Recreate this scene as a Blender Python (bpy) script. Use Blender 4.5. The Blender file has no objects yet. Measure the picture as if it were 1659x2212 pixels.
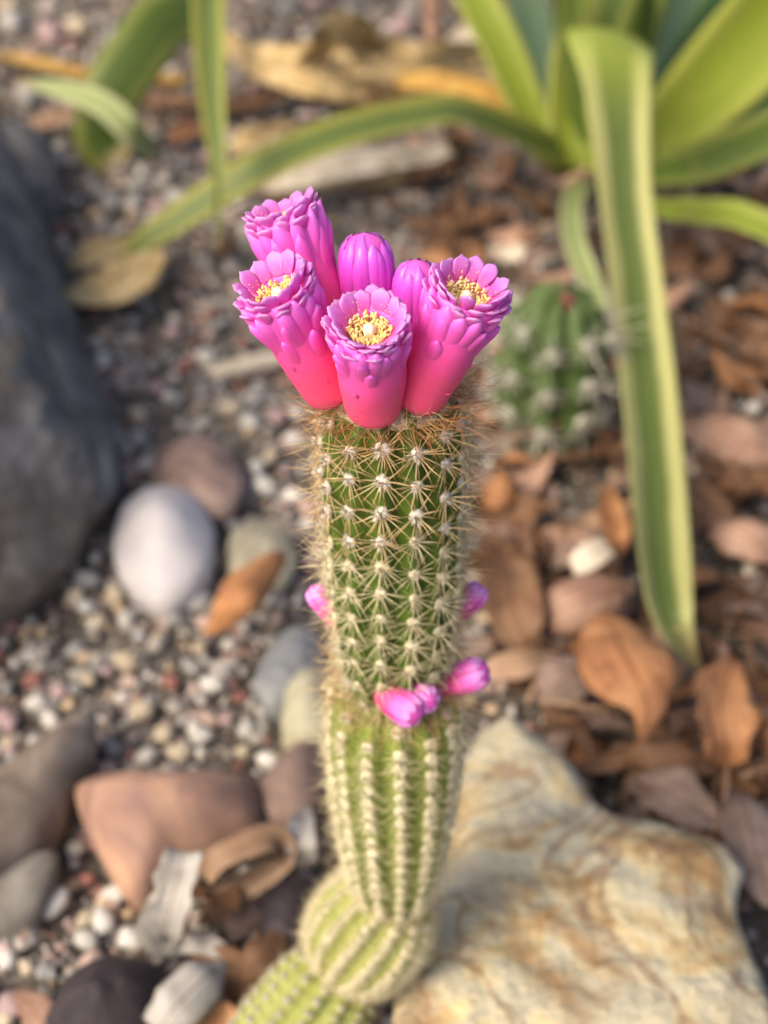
import bpy, bmesh, math, random
import numpy as np
from mathutils import Vector, Matrix, noise as mnoise

# ------------------------------------------------------------------ camera, world, sun, exposure
scene = bpy.context.scene
COL = scene.collection
H_CAM, PITCH, FPX, CX, CY = 0.54, math.radians(40), 3342.0, 829.5, 1106.0
cam_d = bpy.data.cameras.new('camera')
cam = bpy.data.objects.new('camera', cam_d); COL.objects.link(cam)
cam.location = (0, 0, H_CAM)
cam.rotation_euler = (math.radians(90) - PITCH, 0, 0)
cam_d.sensor_fit = 'VERTICAL'; cam_d.sensor_height = 36.0; cam_d.sensor_width = 27.0
cam_d.lens = 36.0 * FPX / 2212.0
cam_d.clip_start = 0.01; cam_d.clip_end = 200
cam_d.dof.use_dof = True
cam_d.dof.focus_distance = 0.378
cam_d.dof.aperture_fstop = 8.8
scene.camera = cam

SUN_EL, SUN_AZ = 44.0, 232.0         # azimuth clockwise from +Y: light from the left, a little from behind the camera
world = bpy.data.worlds.new('World'); scene.world = world; world.use_nodes = True
wn = world.node_tree.nodes; wl = world.node_tree.links
for n in list(wn): wn.remove(n)
sky = wn.new('ShaderNodeTexSky'); sky.sky_type = 'NISHITA'; sky.sun_disc = False
sky.sun_elevation = math.radians(SUN_EL); sky.sun_rotation = math.radians(SUN_AZ)
sky.air_density = 0.65; sky.dust_density = 5.0; sky.ozone_density = 0.5
bg = wn.new('ShaderNodeBackground'); bg.inputs['Strength'].default_value = 0.125
wo = wn.new('ShaderNodeOutputWorld')
wl.new(sky.outputs[0], bg.inputs[0]); wl.new(bg.outputs[0], wo.inputs[0])

sun_d = bpy.data.lights.new('sun', 'SUN'); sun_d.energy = 1.5; sun_d.angle = math.radians(30)
sun_d.color = (1.0, 0.83, 0.58)
sun = bpy.data.objects.new('sun', sun_d); COL.objects.link(sun)
_az, _el = math.radians(SUN_AZ), math.radians(SUN_EL)
sdir = Vector((math.sin(_az) * math.cos(_el), math.cos(_az) * math.cos(_el), math.sin(_el)))
sun.rotation_euler = (-sdir).to_track_quat('-Z', 'Y').to_euler()
sun.location = sdir * 5

scene.view_settings.view_transform = 'Standard'
scene.view_settings.look = 'None'
scene.view_settings.exposure = 0.97
scene.view_settings.gamma = 1.0
scene.view_settings.use_curve_mapping = False
scene.render.engine = 'CYCLES'
scene.cycles.use_denoising = True
scene.cycles.max_bounces = 8
scene.cycles.transparent_max_bounces = 4

# ------------------------------------------------------------------ helpers
rnd = random.Random(7)
F_ = Vector((0, math.cos(PITCH), -math.sin(PITCH)))
U_ = Vector((0, math.sin(PITCH), math.cos(PITCH)))
R_ = Vector((1, 0, 0))
CAMP = Vector((0, 0, H_CAM))

def ray(px, py): return F_ * FPX + R_ * (px - CX) + U_ * (CY - py)
def atz(px, py, z=0.0):
    r = ray(px, py); return CAMP + r * ((z - H_CAM) / r.z)
def atY(px, py, Y):
    r = ray(px, py); return CAMP + r * (Y / r.y)
def atd(px, py, d): return CAMP + ray(px, py) * (d / FPX)
def mpp(p): return (Vector(p) - CAMP).dot(F_) / FPX      # metres per (1659-wide) pixel at p
def camvec(a, b, c): return (R_ * a + U_ * b - F_ * c).normalized()

def mesh(name, verts, faces, mats, smooth=True, uv=None, col=None, fmat=None):
    me = bpy.data.meshes.new(name)
    me.from_pydata([tuple(v) for v in verts], [], faces)
    for m in (mats if isinstance(mats, (list, tuple)) else [mats]): me.materials.append(m)
    if smooth: me.polygons.foreach_set('use_smooth', [True] * len(me.polygons))
    if fmat is not None: me.polygons.foreach_set('material_index', fmat)
    if uv is not None:
        l = me.uv_layers.new(name='UVMap')
        vi = np.empty(len(me.loops), dtype=np.int32); me.loops.foreach_get('vertex_index', vi)
        l.data.foreach_set('uv', np.asarray(uv, dtype=np.float32)[vi].ravel())
    if col is not None:
        a = me.color_attributes.new('Col', 'FLOAT_COLOR', 'POINT')
        c = np.ones((len(verts), 4), dtype=np.float32); c[:, :3] = col
        a.data.foreach_set('color', c.ravel())
    me.update()
    return me

def obj(name, me, parent=None, mat=None, label=None, cat=None, group=None, kind=None):
    o = bpy.data.objects.new(name, me); COL.objects.link(o)
    if parent is not None: o.parent = parent
    if mat is not None: o.matrix_local = mat
    tag(o, label, cat, group, kind)
    return o
def tag(o, label=None, cat=None, group=None, kind=None):
    if label: o['label'] = label
    if cat: o['category'] = cat
    if group: o['group'] = group
    if kind: o['kind'] = kind

class MB:
    def __init__(s): s.v = []; s.f = []; s.uv = []; s.m = []; s.c = []
    def add(s, v, f, uv=None, m=0, c=(1, 1, 1)):
        o = len(s.v); s.v += [tuple(x) for x in v]
        s.f += [tuple(i + o for i in q) for q in f]
        s.uv += list(uv) if uv is not None else [(0, 0)] * len(v)
        s.m += [m] * len(f); s.c += [c] * len(v)
    def mesh(s, name, mats, smooth=True):
        return mesh(name, s.v, s.f, mats, smooth, s.uv, s.c, s.m)

def catmull(pts, n):
    """resample control tuples (any dimension) to n values, Catmull-Rom"""
    P = np.array([list(p) for p in pts], float)
    k = len(P); out = []
    for i in range(n):
        t = i / (n - 1) * (k - 1); j = min(int(t), k - 2); f = t - j
        p0 = P[max(j - 1, 0)]; p1 = P[j]; p2 = P[j + 1]; p3 = P[min(j + 2, k - 1)]
        out.append(0.5 * (2 * p1 + (p2 - p0) * f + (2 * p0 - 5 * p1 + 4 * p2 - p3) * f * f + (3 * p1 - p0 - 3 * p2 + p3) * f ** 3))
    return np.array(out)

def grid_faces(nu, nv, wrap_u=False):
    f = []
    for j in range(nv - 1):
        for i in range(nu if wrap_u else nu - 1):
            a = j * nu + i; b = j * nu + (i + 1) % nu
            f.append((a, b, b + nu, a + nu))
    return f

def tube(mb, pts, radii, seg=4, m=0, c=(1, 1, 1), cap=True):
    pts = [Vector(p) for p in pts]; n = len(pts)
    t0 = (pts[1] - pts[0]).normalized()
    ref = Vector((0, 0, 1)) if abs(t0.z) < 0.9 else Vector((1, 0, 0))
    v = []; uv = []
    x = t0.cross(ref).normalized()
    for i, p in enumerate(pts):
        t = (pts[min(i + 1, n - 1)] - pts[max(i - 1, 0)]).normalized()
        x = (x - t * x.dot(t)).normalized(); y = t.cross(x)
        for k in range(seg):
            a = 2 * math.pi * k / seg
            v.append(p + (x * math.cos(a) + y * math.sin(a)) * radii[i]); uv.append((k / seg, i / (n - 1)))
    f = grid_faces(seg, n, True)
    if cap: f.append(tuple(range(seg - 1, -1, -1))); f.append(tuple((n - 1) * seg + k for k in range(seg)))
    mb.add(v, f, uv, m, c)

def ico(sub):
    bm = bmesh.new(); bmesh.ops.create_icosphere(bm, subdivisions=sub, radius=1.0)
    v = np.array([x.co[:] for x in bm.verts]); f = [tuple(q.index for q in p.verts) for p in bm.faces]
    bm.free(); return v, f
ICO1, ICO2, ICO3 = ico(1), ico(2), ico(3)

def fbm(p, octv=4, s=1.0):
    v = 0; a = 1
    for _ in range(octv):
        v += a * mnoise.noise(Vector(p) * s); s *= 2.1; a *= 0.5
    return v

# ------------------------------------------------------------------ materials
def new_mat(name):
    m = bpy.data.materials.new(name); m.use_nodes = True
    nt = m.node_tree; b = nt.nodes['Principled BSDF']
    return m, nt, b
def N(nt, t, **kw):
    n = nt.nodes.new(t)
    for k, v in kw.items():
        if k in n.inputs: n.inputs[k].default_value = v
        else: setattr(n, k, v)
    return n
def ramp(nt, stops, interp='LINEAR'):
    r = nt.nodes.new('ShaderNodeValToRGB'); e = r.color_ramp.elements; r.color_ramp.interpolation = interp
    while len(e) < len(stops): e.new(0.5)
    for i, (p, c) in enumerate(stops):
        e[i].position = p; e[i].color = (*c, 1)
    return r
def mix(nt, mode, fac, a, b):
    m = nt.nodes.new('ShaderNodeMix'); m.data_type = 'RGBA'; m.blend_type = mode
    L = nt.links
    for s, x in ((0, fac), (6, a), (7, b)):
        if hasattr(x, 'is_linked'): L.new(x, m.inputs[s])
        else: m.inputs[s].default_value = x if s == 0 else (*x, 1)
    return m.outputs[2]
def bump(nt, b, height, strength=0.4, dist=0.002):
    n = nt.nodes.new('ShaderNodeBump'); n.inputs['Strength'].default_value = strength; n.inputs['Distance'].default_value = dist
    nt.links.new(height, n.inputs['Height']); nt.links.new(n.outputs[0], b.inputs['Normal'])

def mottled(name, stops, scale=60, detail=6, rough=0.75, bumpk=0.5, bscale=300, bdist=0.002, distort=0.6, sss=0, vary=0.0, spec=0.3, stops2=None, scale2=15):
    m, nt, b = new_mat(name); L = nt.links
    tc = N(nt, 'ShaderNodeTexCoord'); co = tc.outputs['Object']
    n1 = N(nt, 'ShaderNodeTexNoise', Scale=scale, Detail=detail, Roughness=0.6, Distortion=distort)
    L.new(co, n1.inputs['Vector'])
    r = ramp(nt, stops); L.new(n1.outputs[0], r.inputs[0]); c = r.outputs[0]
    if stops2:
        n2 = N(nt, 'ShaderNodeTexNoise', Scale=scale2, Detail=4.0, Distortion=1.2); L.new(co, n2.inputs['Vector'])
        r2 = ramp(nt, stops2); L.new(n2.outputs[0], r2.inputs[0])
        c = mix(nt, 'MULTIPLY', 1.0, c, r2.outputs[0])
    if vary:
        oi = N(nt, 'ShaderNodeObjectInfo'); hs = N(nt, 'ShaderNodeHueSaturation')
        mr = N(nt, 'ShaderNodeMapRange'); mr.inputs[3].default_value = 1 - vary; mr.inputs[4].default_value = 1 + vary
        L.new(oi.outputs['Random'], mr.inputs[0]); L.new(mr.outputs[0], hs.inputs['Value'])
        L.new(c, hs.inputs['Color']); c = hs.outputs[0]
    L.new(c, b.inputs['Base Color'])
    b.inputs['Roughness'].default_value = rough
    b.inputs['Specular IOR Level'].default_value = spec
    if sss:
        b.inputs['Subsurface Weight'].default_value = sss; b.inputs['Subsurface Radius'].default_value = (0.003, 0.002, 0.001); b.inputs['Subsurface Scale'].default_value = 1.0
    if bumpk:
        n3 = N(nt, 'ShaderNodeTexNoise', Scale=bscale, Detail=5.0, Roughness=0.65); L.new(co, n3.inputs['Vector'])
        bump(nt, b, n3.outputs[0], bumpk, bdist)
    return m

def add_veins(m, colr, scale=9, width=0.018):
    nt = m.node_tree; L = nt.links; b = nt.nodes['Principled BSDF']
    tc = N(nt, 'ShaderNodeTexCoord'); n = N(nt, 'ShaderNodeTexNoise', Scale=scale, Detail=5.0, Distortion=1.0); L.new(tc.outputs['Object'], n.inputs['Vector'])
    a = N(nt, 'ShaderNodeMath', operation='SUBTRACT'); a.inputs[1].default_value = 0.5; L.new(n.outputs[0], a.inputs[0])
    c = N(nt, 'ShaderNodeMath', operation='ABSOLUTE'); L.new(a.outputs[0], c.inputs[0])
    r = ramp(nt, [(0.0, (0.75,) * 3), (width, (0, 0, 0))]); L.new(c.outputs[0], r.inputs[0])
    src = b.inputs['Base Color'].links[0].from_socket
    L.new(mix(nt, 'MIX', r.outputs[0], src, colr), b.inputs['Base Color'])

def vertex_col_mat(name, rough=0.8, bscale=500):
    m, nt, b = new_mat(name); L = nt.links
    a = N(nt, 'ShaderNodeAttribute'); a.attribute_name = 'Col'
    tc = N(nt, 'ShaderNodeTexCoord')
    n1 = N(nt, 'ShaderNodeTexNoise', Scale=bscale, Detail=4.0); L.new(tc.outputs['Object'], n1.inputs['Vector'])
    r = ramp(nt, [(0.3, (0.65, 0.65, 0.65)), (0.7, (1.2, 1.2, 1.2))]); L.new(n1.outputs[0], r.inputs[0])
    L.new(mix(nt, 'MULTIPLY', 1.0, a.outputs['Color'], r.outputs[0]), b.inputs['Base Color'])
    b.inputs['Roughness'].default_value = rough; b.inputs['Specular IOR Level'].default_value = 0.25
    bump(nt, b, n1.outputs[0], 0.4, 0.001)
    return m

def uv_mat(name, stops, rough=0.4, sss=0.0, sssr=(0.004, 0.001, 0.0015), noise_amt=0.12, nscale=250, axis='Y', trans=0.0, spec=0.5, coat=0.0, bumpk=0.0, bscale=600):
    """colour running along the UV of a part (a petal's own colouring from root to tip)"""
    m, nt, b = new_mat(name); L = nt.links
    uv = N(nt, 'ShaderNodeUVMap'); sp = N(nt, 'ShaderNodeSeparateXYZ'); L.new(uv.outputs[0], sp.inputs[0])
    tc = N(nt, 'ShaderNodeTexCoord')
    n1 = N(nt, 'ShaderNodeTexNoise', Scale=nscale, Detail=3.0); L.new(tc.outputs['Object'], n1.inputs['Vector'])
    ma = N(nt, 'ShaderNodeMath', operation='MULTIPLY_ADD'); ma.inputs[1].default_value = noise_amt * 2
    L.new(n1.outputs[0], ma.inputs[0]); L.new(sp.outputs[axis], ma.inputs[2])
    sb = N(nt, 'ShaderNodeMath', operation='SUBTRACT'); sb.inputs[1].default_value = noise_amt; L.new(ma.outputs[0], sb.inputs[0])
    r = ramp(nt, stops); L.new(sb.outputs[0], r.inputs[0])
    L.new(r.outputs[0], b.inputs['Base Color'])
    b.inputs['Roughness'].default_value = rough; b.inputs['Specular IOR Level'].default_value = spec
    if coat: b.inputs['Coat Weight'].default_value = coat; b.inputs['Coat Roughness'].default_value = 0.25
    if sss:
        b.inputs['Subsurface Weight'].default_value = sss; b.inputs['Subsurface Radius'].default_value = sssr; b.inputs['Subsurface Scale'].default_value = 1.0
    if trans:
        out = nt.nodes['Material Output']; tr = N(nt, 'ShaderNodeBsdfTranslucent'); L.new(r.outputs[0], tr.inputs[0])
        mx = N(nt, 'ShaderNodeMixShader'); mx.inputs[0].default_value = trans
        L.new(b.outputs[0], mx.inputs[1]); L.new(tr.outputs[0], mx.inputs[2]); L.new(mx.outputs[0], out.inputs[0])
    if bumpk:
        n3 = N(nt, 'ShaderNodeTexNoise', Scale=bscale, Detail=3.0); L.new(tc.outputs['Object'], n3.inputs['Vector'])
        bump(nt, b, n3.outputs[0], bumpk, 0.0005)
    return m

def blade_mat(name, mid, margin, tipc, edge=0.62, stripe=0.25, rough=0.5, trans=0.25, tip_at=0.93, young=None):
    """agave leaf: green channel, paler margins, dry tip; fine lengthwise streaks"""
    m, nt, b = new_mat(name); L = nt.links
    uv = N(nt, 'ShaderNodeUVMap'); sp = N(nt, 'ShaderNodeSeparateXYZ'); L.new(uv.outputs[0], sp.inputs[0])
    # |2x-1|
    a1 = N(nt, 'ShaderNodeMath', operation='MULTIPLY_ADD'); a1.inputs[1].default_value = 2; a1.inputs[2].default_value = -1; L.new(sp.outputs['X'], a1.inputs[0])
    a2 = N(nt, 'ShaderNodeMath', operation='ABSOLUTE'); L.new(a1.outputs[0], a2.inputs[0])
    tc = N(nt, 'ShaderNodeTexCoord'); nb = N(nt, 'ShaderNodeTexNoise', Scale=30.0, Detail=3.0); L.new(tc.outputs['Object'], nb.inputs['Vector'])
    a3 = N(nt, 'ShaderNodeMath', operation='MULTIPLY_ADD'); a3.inputs[1].default_value = 0.22; L.new(nb.outputs[0], a3.inputs[0]); L.new(a2.outputs[0], a3.inputs[2])
    r = ramp(nt, [(edge - 0.06, mid), (edge + 0.2, margin)]); L.new(a3.outputs[0], r.inputs[0])
    mp = N(nt, 'ShaderNodeMapping'); mp.inputs['Scale'].default_value = (45, 1.5, 1); L.new(uv.outputs[0], mp.inputs[0])
    ns = N(nt, 'ShaderNodeTexNoise', Scale=1.0, Detail=3.0); L.new(mp.outputs[0], ns.inputs['Vector'])
    rs = ramp(nt, [(0.3, (1 - stripe,) * 3), (0.7, (1 + stripe * 0.6,) * 3)]); L.new(ns.outputs[0], rs.inputs[0])
    c = mix(nt, 'MULTIPLY', 1.0, r.outputs[0], rs.outputs[0])
    if young:
        ry = ramp(nt, [(young[1], (1, 1, 1)), (young[2], (0, 0, 0))]); L.new(sp.outputs['Y'], ry.inputs[0])
        c = mix(nt, 'MIX', ry.outputs[0], c, young[0])
    rt = ramp(nt, [(tip_at - 0.06, (0, 0, 0)), (tip_at, (1, 1, 1))]); L.new(sp.outputs['Y'], rt.inputs[0])
    c = mix(nt, 'MIX', rt.outputs[0], c, tipc)
    # a few straw coloured scars
    n4 = N(nt, 'ShaderNodeTexNoise', Scale=55.0, Detail=4.0); L.new(tc.outputs['Object'], n4.inputs['Vector'])
    r4 = ramp(nt, [(0.66, (0, 0, 0)), (0.74, (0.6, 0.6, 0.6))]); L.new(n4.outputs[0], r4.inputs[0])
    c = mix(nt, 'MIX', r4.outputs[0], c, (0.36, 0.30, 0.12))
    L.new(c, b.inputs['Base Color']); b.inputs['Roughness'].default_value = rough; b.inputs['Specular IOR Level'].default_value = 0.4
    bump(nt, b, ns.outputs[0], 0.25, 0.001)
    if trans:
        out = nt.nodes['Material Output']; tr = N(nt, 'ShaderNodeBsdfTranslucent'); L.new(c, tr.inputs[0])
        mx = N(nt, 'ShaderNodeMixShader'); mx.inputs[0].default_value = trans
        L.new(b.outputs[0], mx.inputs[1]); L.new(tr.outputs[0], mx.inputs[2]); L.new(mx.outputs[0], out.inputs[0])
    return m

def dry_mat(name, c1, c2, c3, trans=0.12):
    m, nt, b = new_mat(name); L = nt.links
    tc = N(nt, 'ShaderNodeTexCoord'); uv = N(nt, 'ShaderNodeUVMap')
    n1 = N(nt, 'ShaderNodeTexNoise', Scale=45.0, Detail=5.0, Distortion=0.8); L.new(tc.outputs['Object'], n1.inputs['Vector'])
    r = ramp(nt, [(0.3, c1), (0.5, c2), (0.72, c3)]); L.new(n1.outputs[0], r.inputs[0])
    mp = N(nt, 'ShaderNodeMapping'); mp.inputs['Scale'].default_value = (22, 3, 1); L.new(uv.outputs[0], mp.inputs[0])
    n2 = N(nt, 'ShaderNodeTexNoise', Scale=1.0, Detail=4.0); L.new(mp.outputs[0], n2.inputs['Vector'])
    rs = ramp(nt, [(0.3, (0.7, 0.68, 0.66)), (0.7, (1.12, 1.1, 1.08))]); L.new(n2.outputs[0], rs.inputs[0])
    c = mix(nt, 'MULTIPLY', 1.0, r.outputs[0], rs.outputs[0])
    sx = N(nt, 'ShaderNodeSeparateXYZ'); L.new(uv.outputs[0], sx.inputs[0])
    d1 = N(nt, 'ShaderNodeMath', operation='SUBTRACT'); d1.inputs[1].default_value = 0.5; L.new(sx.outputs['X'], d1.inputs[0])
    d2 = N(nt, 'ShaderNodeMath', operation='ABSOLUTE'); L.new(d1.outputs[0], d2.inputs[0])
    rv = ramp(nt, [(0.012, (0.62, 0.56, 0.5)), (0.04, (1.0, 1.0, 1.0)), (0.42, (1.0, 1.0, 1.0)), (0.5, (0.82, 0.78, 0.74))]); L.new(d2.outputs[0], rv.inputs[0])
    c = mix(nt, 'MULTIPLY', 1.0, c, rv.outputs[0])
    oi = N(nt, 'ShaderNodeObjectInfo'); hs = N(nt, 'ShaderNodeHueSaturation')
    mr = N(nt, 'ShaderNodeMapRange'); mr.inputs[3].default_value = 0.84; mr.inputs[4].default_value = 1.14
    L.new(oi.outputs['Random'], mr.inputs[0]); L.new(mr.outputs[0], hs.inputs['Value']); L.new(c, hs.inputs['Color']); c = hs.outputs[0]
    L.new(c, b.inputs['Base Color']); b.inputs['Roughness'].default_value = 0.6; b.inputs['Specular IOR Level'].default_value = 0.35
    bump(nt, b, n2.outputs[0], 0.5, 0.0015)
    out = nt.nodes['Material Output']; tr = N(nt, 'ShaderNodeBsdfTranslucent'); L.new(c, tr.inputs[0])
    mx = N(nt, 'ShaderNodeMixShader'); mx.inputs[0].default_value = trans
    L.new(b.outputs[0], mx.inputs[1]); L.new(tr.outputs[0], mx.inputs[2]); L.new(mx.outputs[0], out.inputs[0])
    return m

M = {}
M['soil'] = mottled('soil', [(0.3, (0.065, 0.056, 0.048)), (0.5, (0.14, 0.123, 0.107)), (0.7, (0.25, 0.225, 0.20))], scale=110, rough=0.95, bumpk=0.9, bscale=380, bdist=0.004,
                    stops2=[(0.35, (0.6, 0.55, 0.5)), (0.65, (1.1, 1.1, 1.1))], scale2=7)
M['gravel'] = vertex_col_mat('gravel_stone')
M['white_pebble'] = mottled('white_pebble', [(0.3, (0.42, 0.40, 0.42)), (0.6, (0.52, 0.50, 0.51)), (0.75, (0.57, 0.54, 0.53))], scale=50, rough=0.7, bumpk=0.2, bscale=500)
M['mauve_pebble'] = mottled('mauve_pebble', [(0.36, (0.13, 0.09, 0.08)), (0.5, (0.24, 0.165, 0.14)), (0.64, (0.36, 0.26, 0.22))], scale=40, rough=0.75, bumpk=0.25)
M['cream_stone'] = mottled('cream_stone', [(0.36, (0.18, 0.17, 0.125)), (0.64, (0.44, 0.40, 0.30))], scale=40, rough=0.8)
M['pink_stone'] = mottled('pink_stone', [(0.3, (0.23, 0.145, 0.115)), (0.5, (0.36, 0.23, 0.17)), (0.7, (0.47, 0.32, 0.225))], scale=22, rough=0.72, bumpk=0.3, bscale=260,
                          stops2=[(0.34, (0.72, 0.68, 0.74)), (0.6, (1.14, 1.08, 0.98))], scale2=24)
M['slate'] = mottled('slate', [(0.36, (0.10, 0.08, 0.062)), (0.5, (0.18, 0.145, 0.115)), (0.64, (0.29, 0.24, 0.20))], scale=30, rough=0.7, bumpk=0.3)
M['slate2'] = mottled('slate_grey', [(0.36, (0.13, 0.12, 0.10)), (0.64, (0.31, 0.285, 0.25))], scale=30, rough=0.7, bumpk=0.3)
M['blue_stone'] = mottled('blue_grey_stone', [(0.36, (0.12, 0.13, 0.14)), (0.64, (0.27, 0.28, 0.285))], scale=40, rough=0.75)
M['green_stone'] = mottled('green_grey_stone', [(0.3, (0.30, 0.29, 0.20)), (0.7, (0.45, 0.42, 0.30))], scale=40, rough=0.75)
M['brown_stone'] = mottled('brown_stone', [(0.3, (0.14, 0.095, 0.08)), (0.7, (0.27, 0.19, 0.16))], scale=40, rough=0.75)
M['dark_stone'] = mottled('dark_stone', [(0.35, (0.025, 0.02, 0.024)), (0.62, (0.06, 0.045, 0.05)), (0.75, (0.2, 0.13, 0.12))], scale=45, rough=0.7)
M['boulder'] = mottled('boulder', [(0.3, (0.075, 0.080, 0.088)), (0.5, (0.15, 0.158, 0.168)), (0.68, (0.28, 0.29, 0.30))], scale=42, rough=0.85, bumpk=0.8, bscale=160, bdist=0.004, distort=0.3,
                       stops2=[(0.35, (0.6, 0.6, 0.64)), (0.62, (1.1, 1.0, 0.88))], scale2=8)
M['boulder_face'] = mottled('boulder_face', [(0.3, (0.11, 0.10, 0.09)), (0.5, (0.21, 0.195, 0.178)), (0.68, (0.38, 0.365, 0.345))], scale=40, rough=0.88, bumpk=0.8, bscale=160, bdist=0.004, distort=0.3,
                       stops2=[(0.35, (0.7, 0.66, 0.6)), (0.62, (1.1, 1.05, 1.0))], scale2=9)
M['rock'] = mottled('ochre_rock', [(0.32, (0.34, 0.215, 0.10)), (0.41, (0.47, 0.36, 0.19)), (0.48, (0.52, 0.46, 0.30)), (0.54, (0.42, 0.39, 0.29)), (0.60, (0.54, 0.48, 0.33)), (0.70, (0.60, 0.48, 0.25))], scale=26, detail=9, distort=1.1, rough=0.8,
                    bumpk=0.8, bscale=110, bdist=0.006, stops2=[(0.33, (0.55, 0.38, 0.26)), (0.45, (1, 1, 1)), (0.62, (1.05, 1.05, 1.05)), (0.72, (0.8, 0.82, 0.82))], scale2=11)
add_veins(M['rock'], (0.24, 0.13, 0.06))
for k, st in dict(white=[(0.3, (0.42, 0.41, 0.38)), (0.7, (0.60, 0.58, 0.54))], cream=[(0.3, (0.40, 0.33, 0.23)), (0.7, (0.58, 0.50, 0.38))],
                  red=[(0.3, (0.20, 0.085, 0.07)), (0.7, (0.34, 0.16, 0.13))], pink=[(0.3, (0.33, 0.22, 0.22)), (0.7, (0.46, 0.34, 0.34))],
                  grey=[(0.3, (0.20, 0.20, 0.20)), (0.7, (0.38, 0.38, 0.37))]).items():
    M['peb_' + k] = mottled('pebble_' + k, st, scale=120, rough=0.8, bumpk=0.4, bscale=600, vary=0.18)

M['skin_top'] = mottled('cactus_skin_young', [(0.3, (0.042, 0.088, 0.007)), (0.7, (0.090, 0.150, 0.013))], scale=120, rough=0.42, bumpk=0.15, bscale=900, bdist=0.0005, sss=0.15, spec=0.45)
M['skin_mid'] = mottled('cactus_skin_mid', [(0.3, (0.16, 0.21, 0.035)), (0.7, (0.24, 0.29, 0.055))], scale=120, rough=0.5, bumpk=0.15, bscale=900, bdist=0.0005, sss=0.15)
M['skin_low'] = mottled('cactus_skin_old', [(0.3, (0.24, 0.27, 0.065)), (0.7, (0.33, 0.35, 0.095))], scale=120, rough=0.5, bumpk=0.15, bscale=900, bdist=0.0005, sss=0.15)
M['skin_far'] = mottled('far_cactus_skin', [(0.3, (0.04, 0.07, 0.018)), (0.7, (0.085, 0.13, 0.034))], scale=60, rough=0.5, bumpk=0.2, bscale=500, bdist=0.001)
M['wool'] = mottled('areole_wool', [(0.3, (0.66, 0.60, 0.51)), (0.7, (0.86, 0.82, 0.75))], scale=900, rough=0.95, bumpk=0.8, bscale=2500, bdist=0.0006, spec=0.1)
M['wool_grey'] = mottled('areole_wool_old', [(0.3, (0.42, 0.42, 0.34)), (0.7, (0.62, 0.60, 0.50))], scale=900, rough=0.95, bumpk=0.6, bscale=2500, bdist=0.0006, spec=0.1)
M['wool_cream'] = mottled('areole_wool_cream', [(0.3, (0.76, 0.69, 0.48)), (0.7, (0.88, 0.82, 0.62))], scale=900, rough=0.95, bumpk=0.8, bscale=2500, bdist=0.0006, spec=0.1)
M['spine'] = uv_mat('spine_golden', [(0.0, (0.90, 0.80, 0.54)), (0.6, (0.86, 0.68, 0.38)), (0.88, (0.58, 0.33, 0.14)), (1.0, (0.22, 0.09, 0.04))], rough=0.45, noise_amt=0.1, trans=0.45)
M['spine_pale'] = uv_mat('spine_pale', [(0.0, (0.92, 0.87, 0.64)), (0.7, (0.92, 0.84, 0.56)), (1.0, (0.76, 0.60, 0.34))], rough=0.5, noise_amt=0.1, trans=0.45)
M['spine_white'] = uv_mat('spine_white', [(0.0, (0.62, 0.58, 0.50)), (0.7, (0.66, 0.62, 0.54)), (1.0, (0.4, 0.32, 0.26))], rough=0.5, noise_amt=0.1, trans=0.3)
M['bristle'] = uv_mat('bristle_rust', [(0.0, (0.62, 0.34, 0.14)), (0.5, (0.50, 0.20, 0.065)), (1.0, (0.20, 0.06, 0.03))], rough=0.4, noise_amt=0.2, trans=0.15)
M['bristle_tan'] = uv_mat('bristle_tan', [(0.0, (0.84, 0.64, 0.36)), (0.6, (0.74, 0.48, 0.22)), (1.0, (0.46, 0.24, 0.10))], rough=0.5, noise_amt=0.15, trans=0.25)
M['fuzz'] = uv_mat('fuzz_cream', [(0.0, (0.74, 0.60, 0.40)), (1.0, (0.82, 0.70, 0.50))], rough=0.8, noise_amt=0.1, trans=0.3)
PINK = [(0.0, (0.80, 0.085, 0.19)), (0.35, (0.83, 0.080, 0.23)), (0.66, (0.84, 0.085, 0.38)), (0.86, (0.84, 0.10, 0.52)), (1.0, (0.82, 0.17, 0.68))]
M['tube'] = uv_mat('flower_tube', PINK, rough=0.5, sss=0.5, sssr=(0.004, 0.0010, 0.0016), noise_amt=0.06, nscale=160, coat=0.12, bumpk=0.15, bscale=350)
M['petal'] = uv_mat('petal', [(0.0, (0.82, 0.09, 0.46)), (0.35, (0.82, 0.15, 0.60)), (0.75, (0.82, 0.27, 0.74)), (1.0, (0.84, 0.44, 0.86))], rough=0.45, sss=0.4, sssr=(0.003, 0.0015, 0.0025), noise_amt=0.2, nscale=260, trans=0.38, coat=0.08)
M['petal_in'] = uv_mat('petal_inner', [(0.0, (0.80, 0.12, 0.44)), (0.4, (0.76, 0.16, 0.62)), (0.8, (0.78, 0.30, 0.78)), (1.0, (0.82, 0.46, 0.86))], rough=0.45, sss=0.3, sssr=(0.003, 0.0012, 0.002), noise_amt=0.2, nscale=260, trans=0.32)
M['scale'] = uv_mat('flower_scale', [(0.0, (0.80, 0.033, 0.24)), (0.5, (0.76, 0.05, 0.44)), (1.0, (0.62, 0.09, 0.66))], rough=0.38, sss=0.35, sssr=(0.003, 0.001, 0.0016), noise_amt=0.06, coat=0.15)
M['bud_scale'] = uv_mat('bud_scale', [(0.0, (0.80, 0.035, 0.22)), (0.4, (0.74, 0.05, 0.44)), (0.75, (0.64, 0.07, 0.60)), (1.0, (0.60, 0.13, 0.72))], rough=0.4, sss=0.35, sssr=(0.003, 0.001, 0.0016), noise_amt=0.05, coat=0.12)
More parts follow.
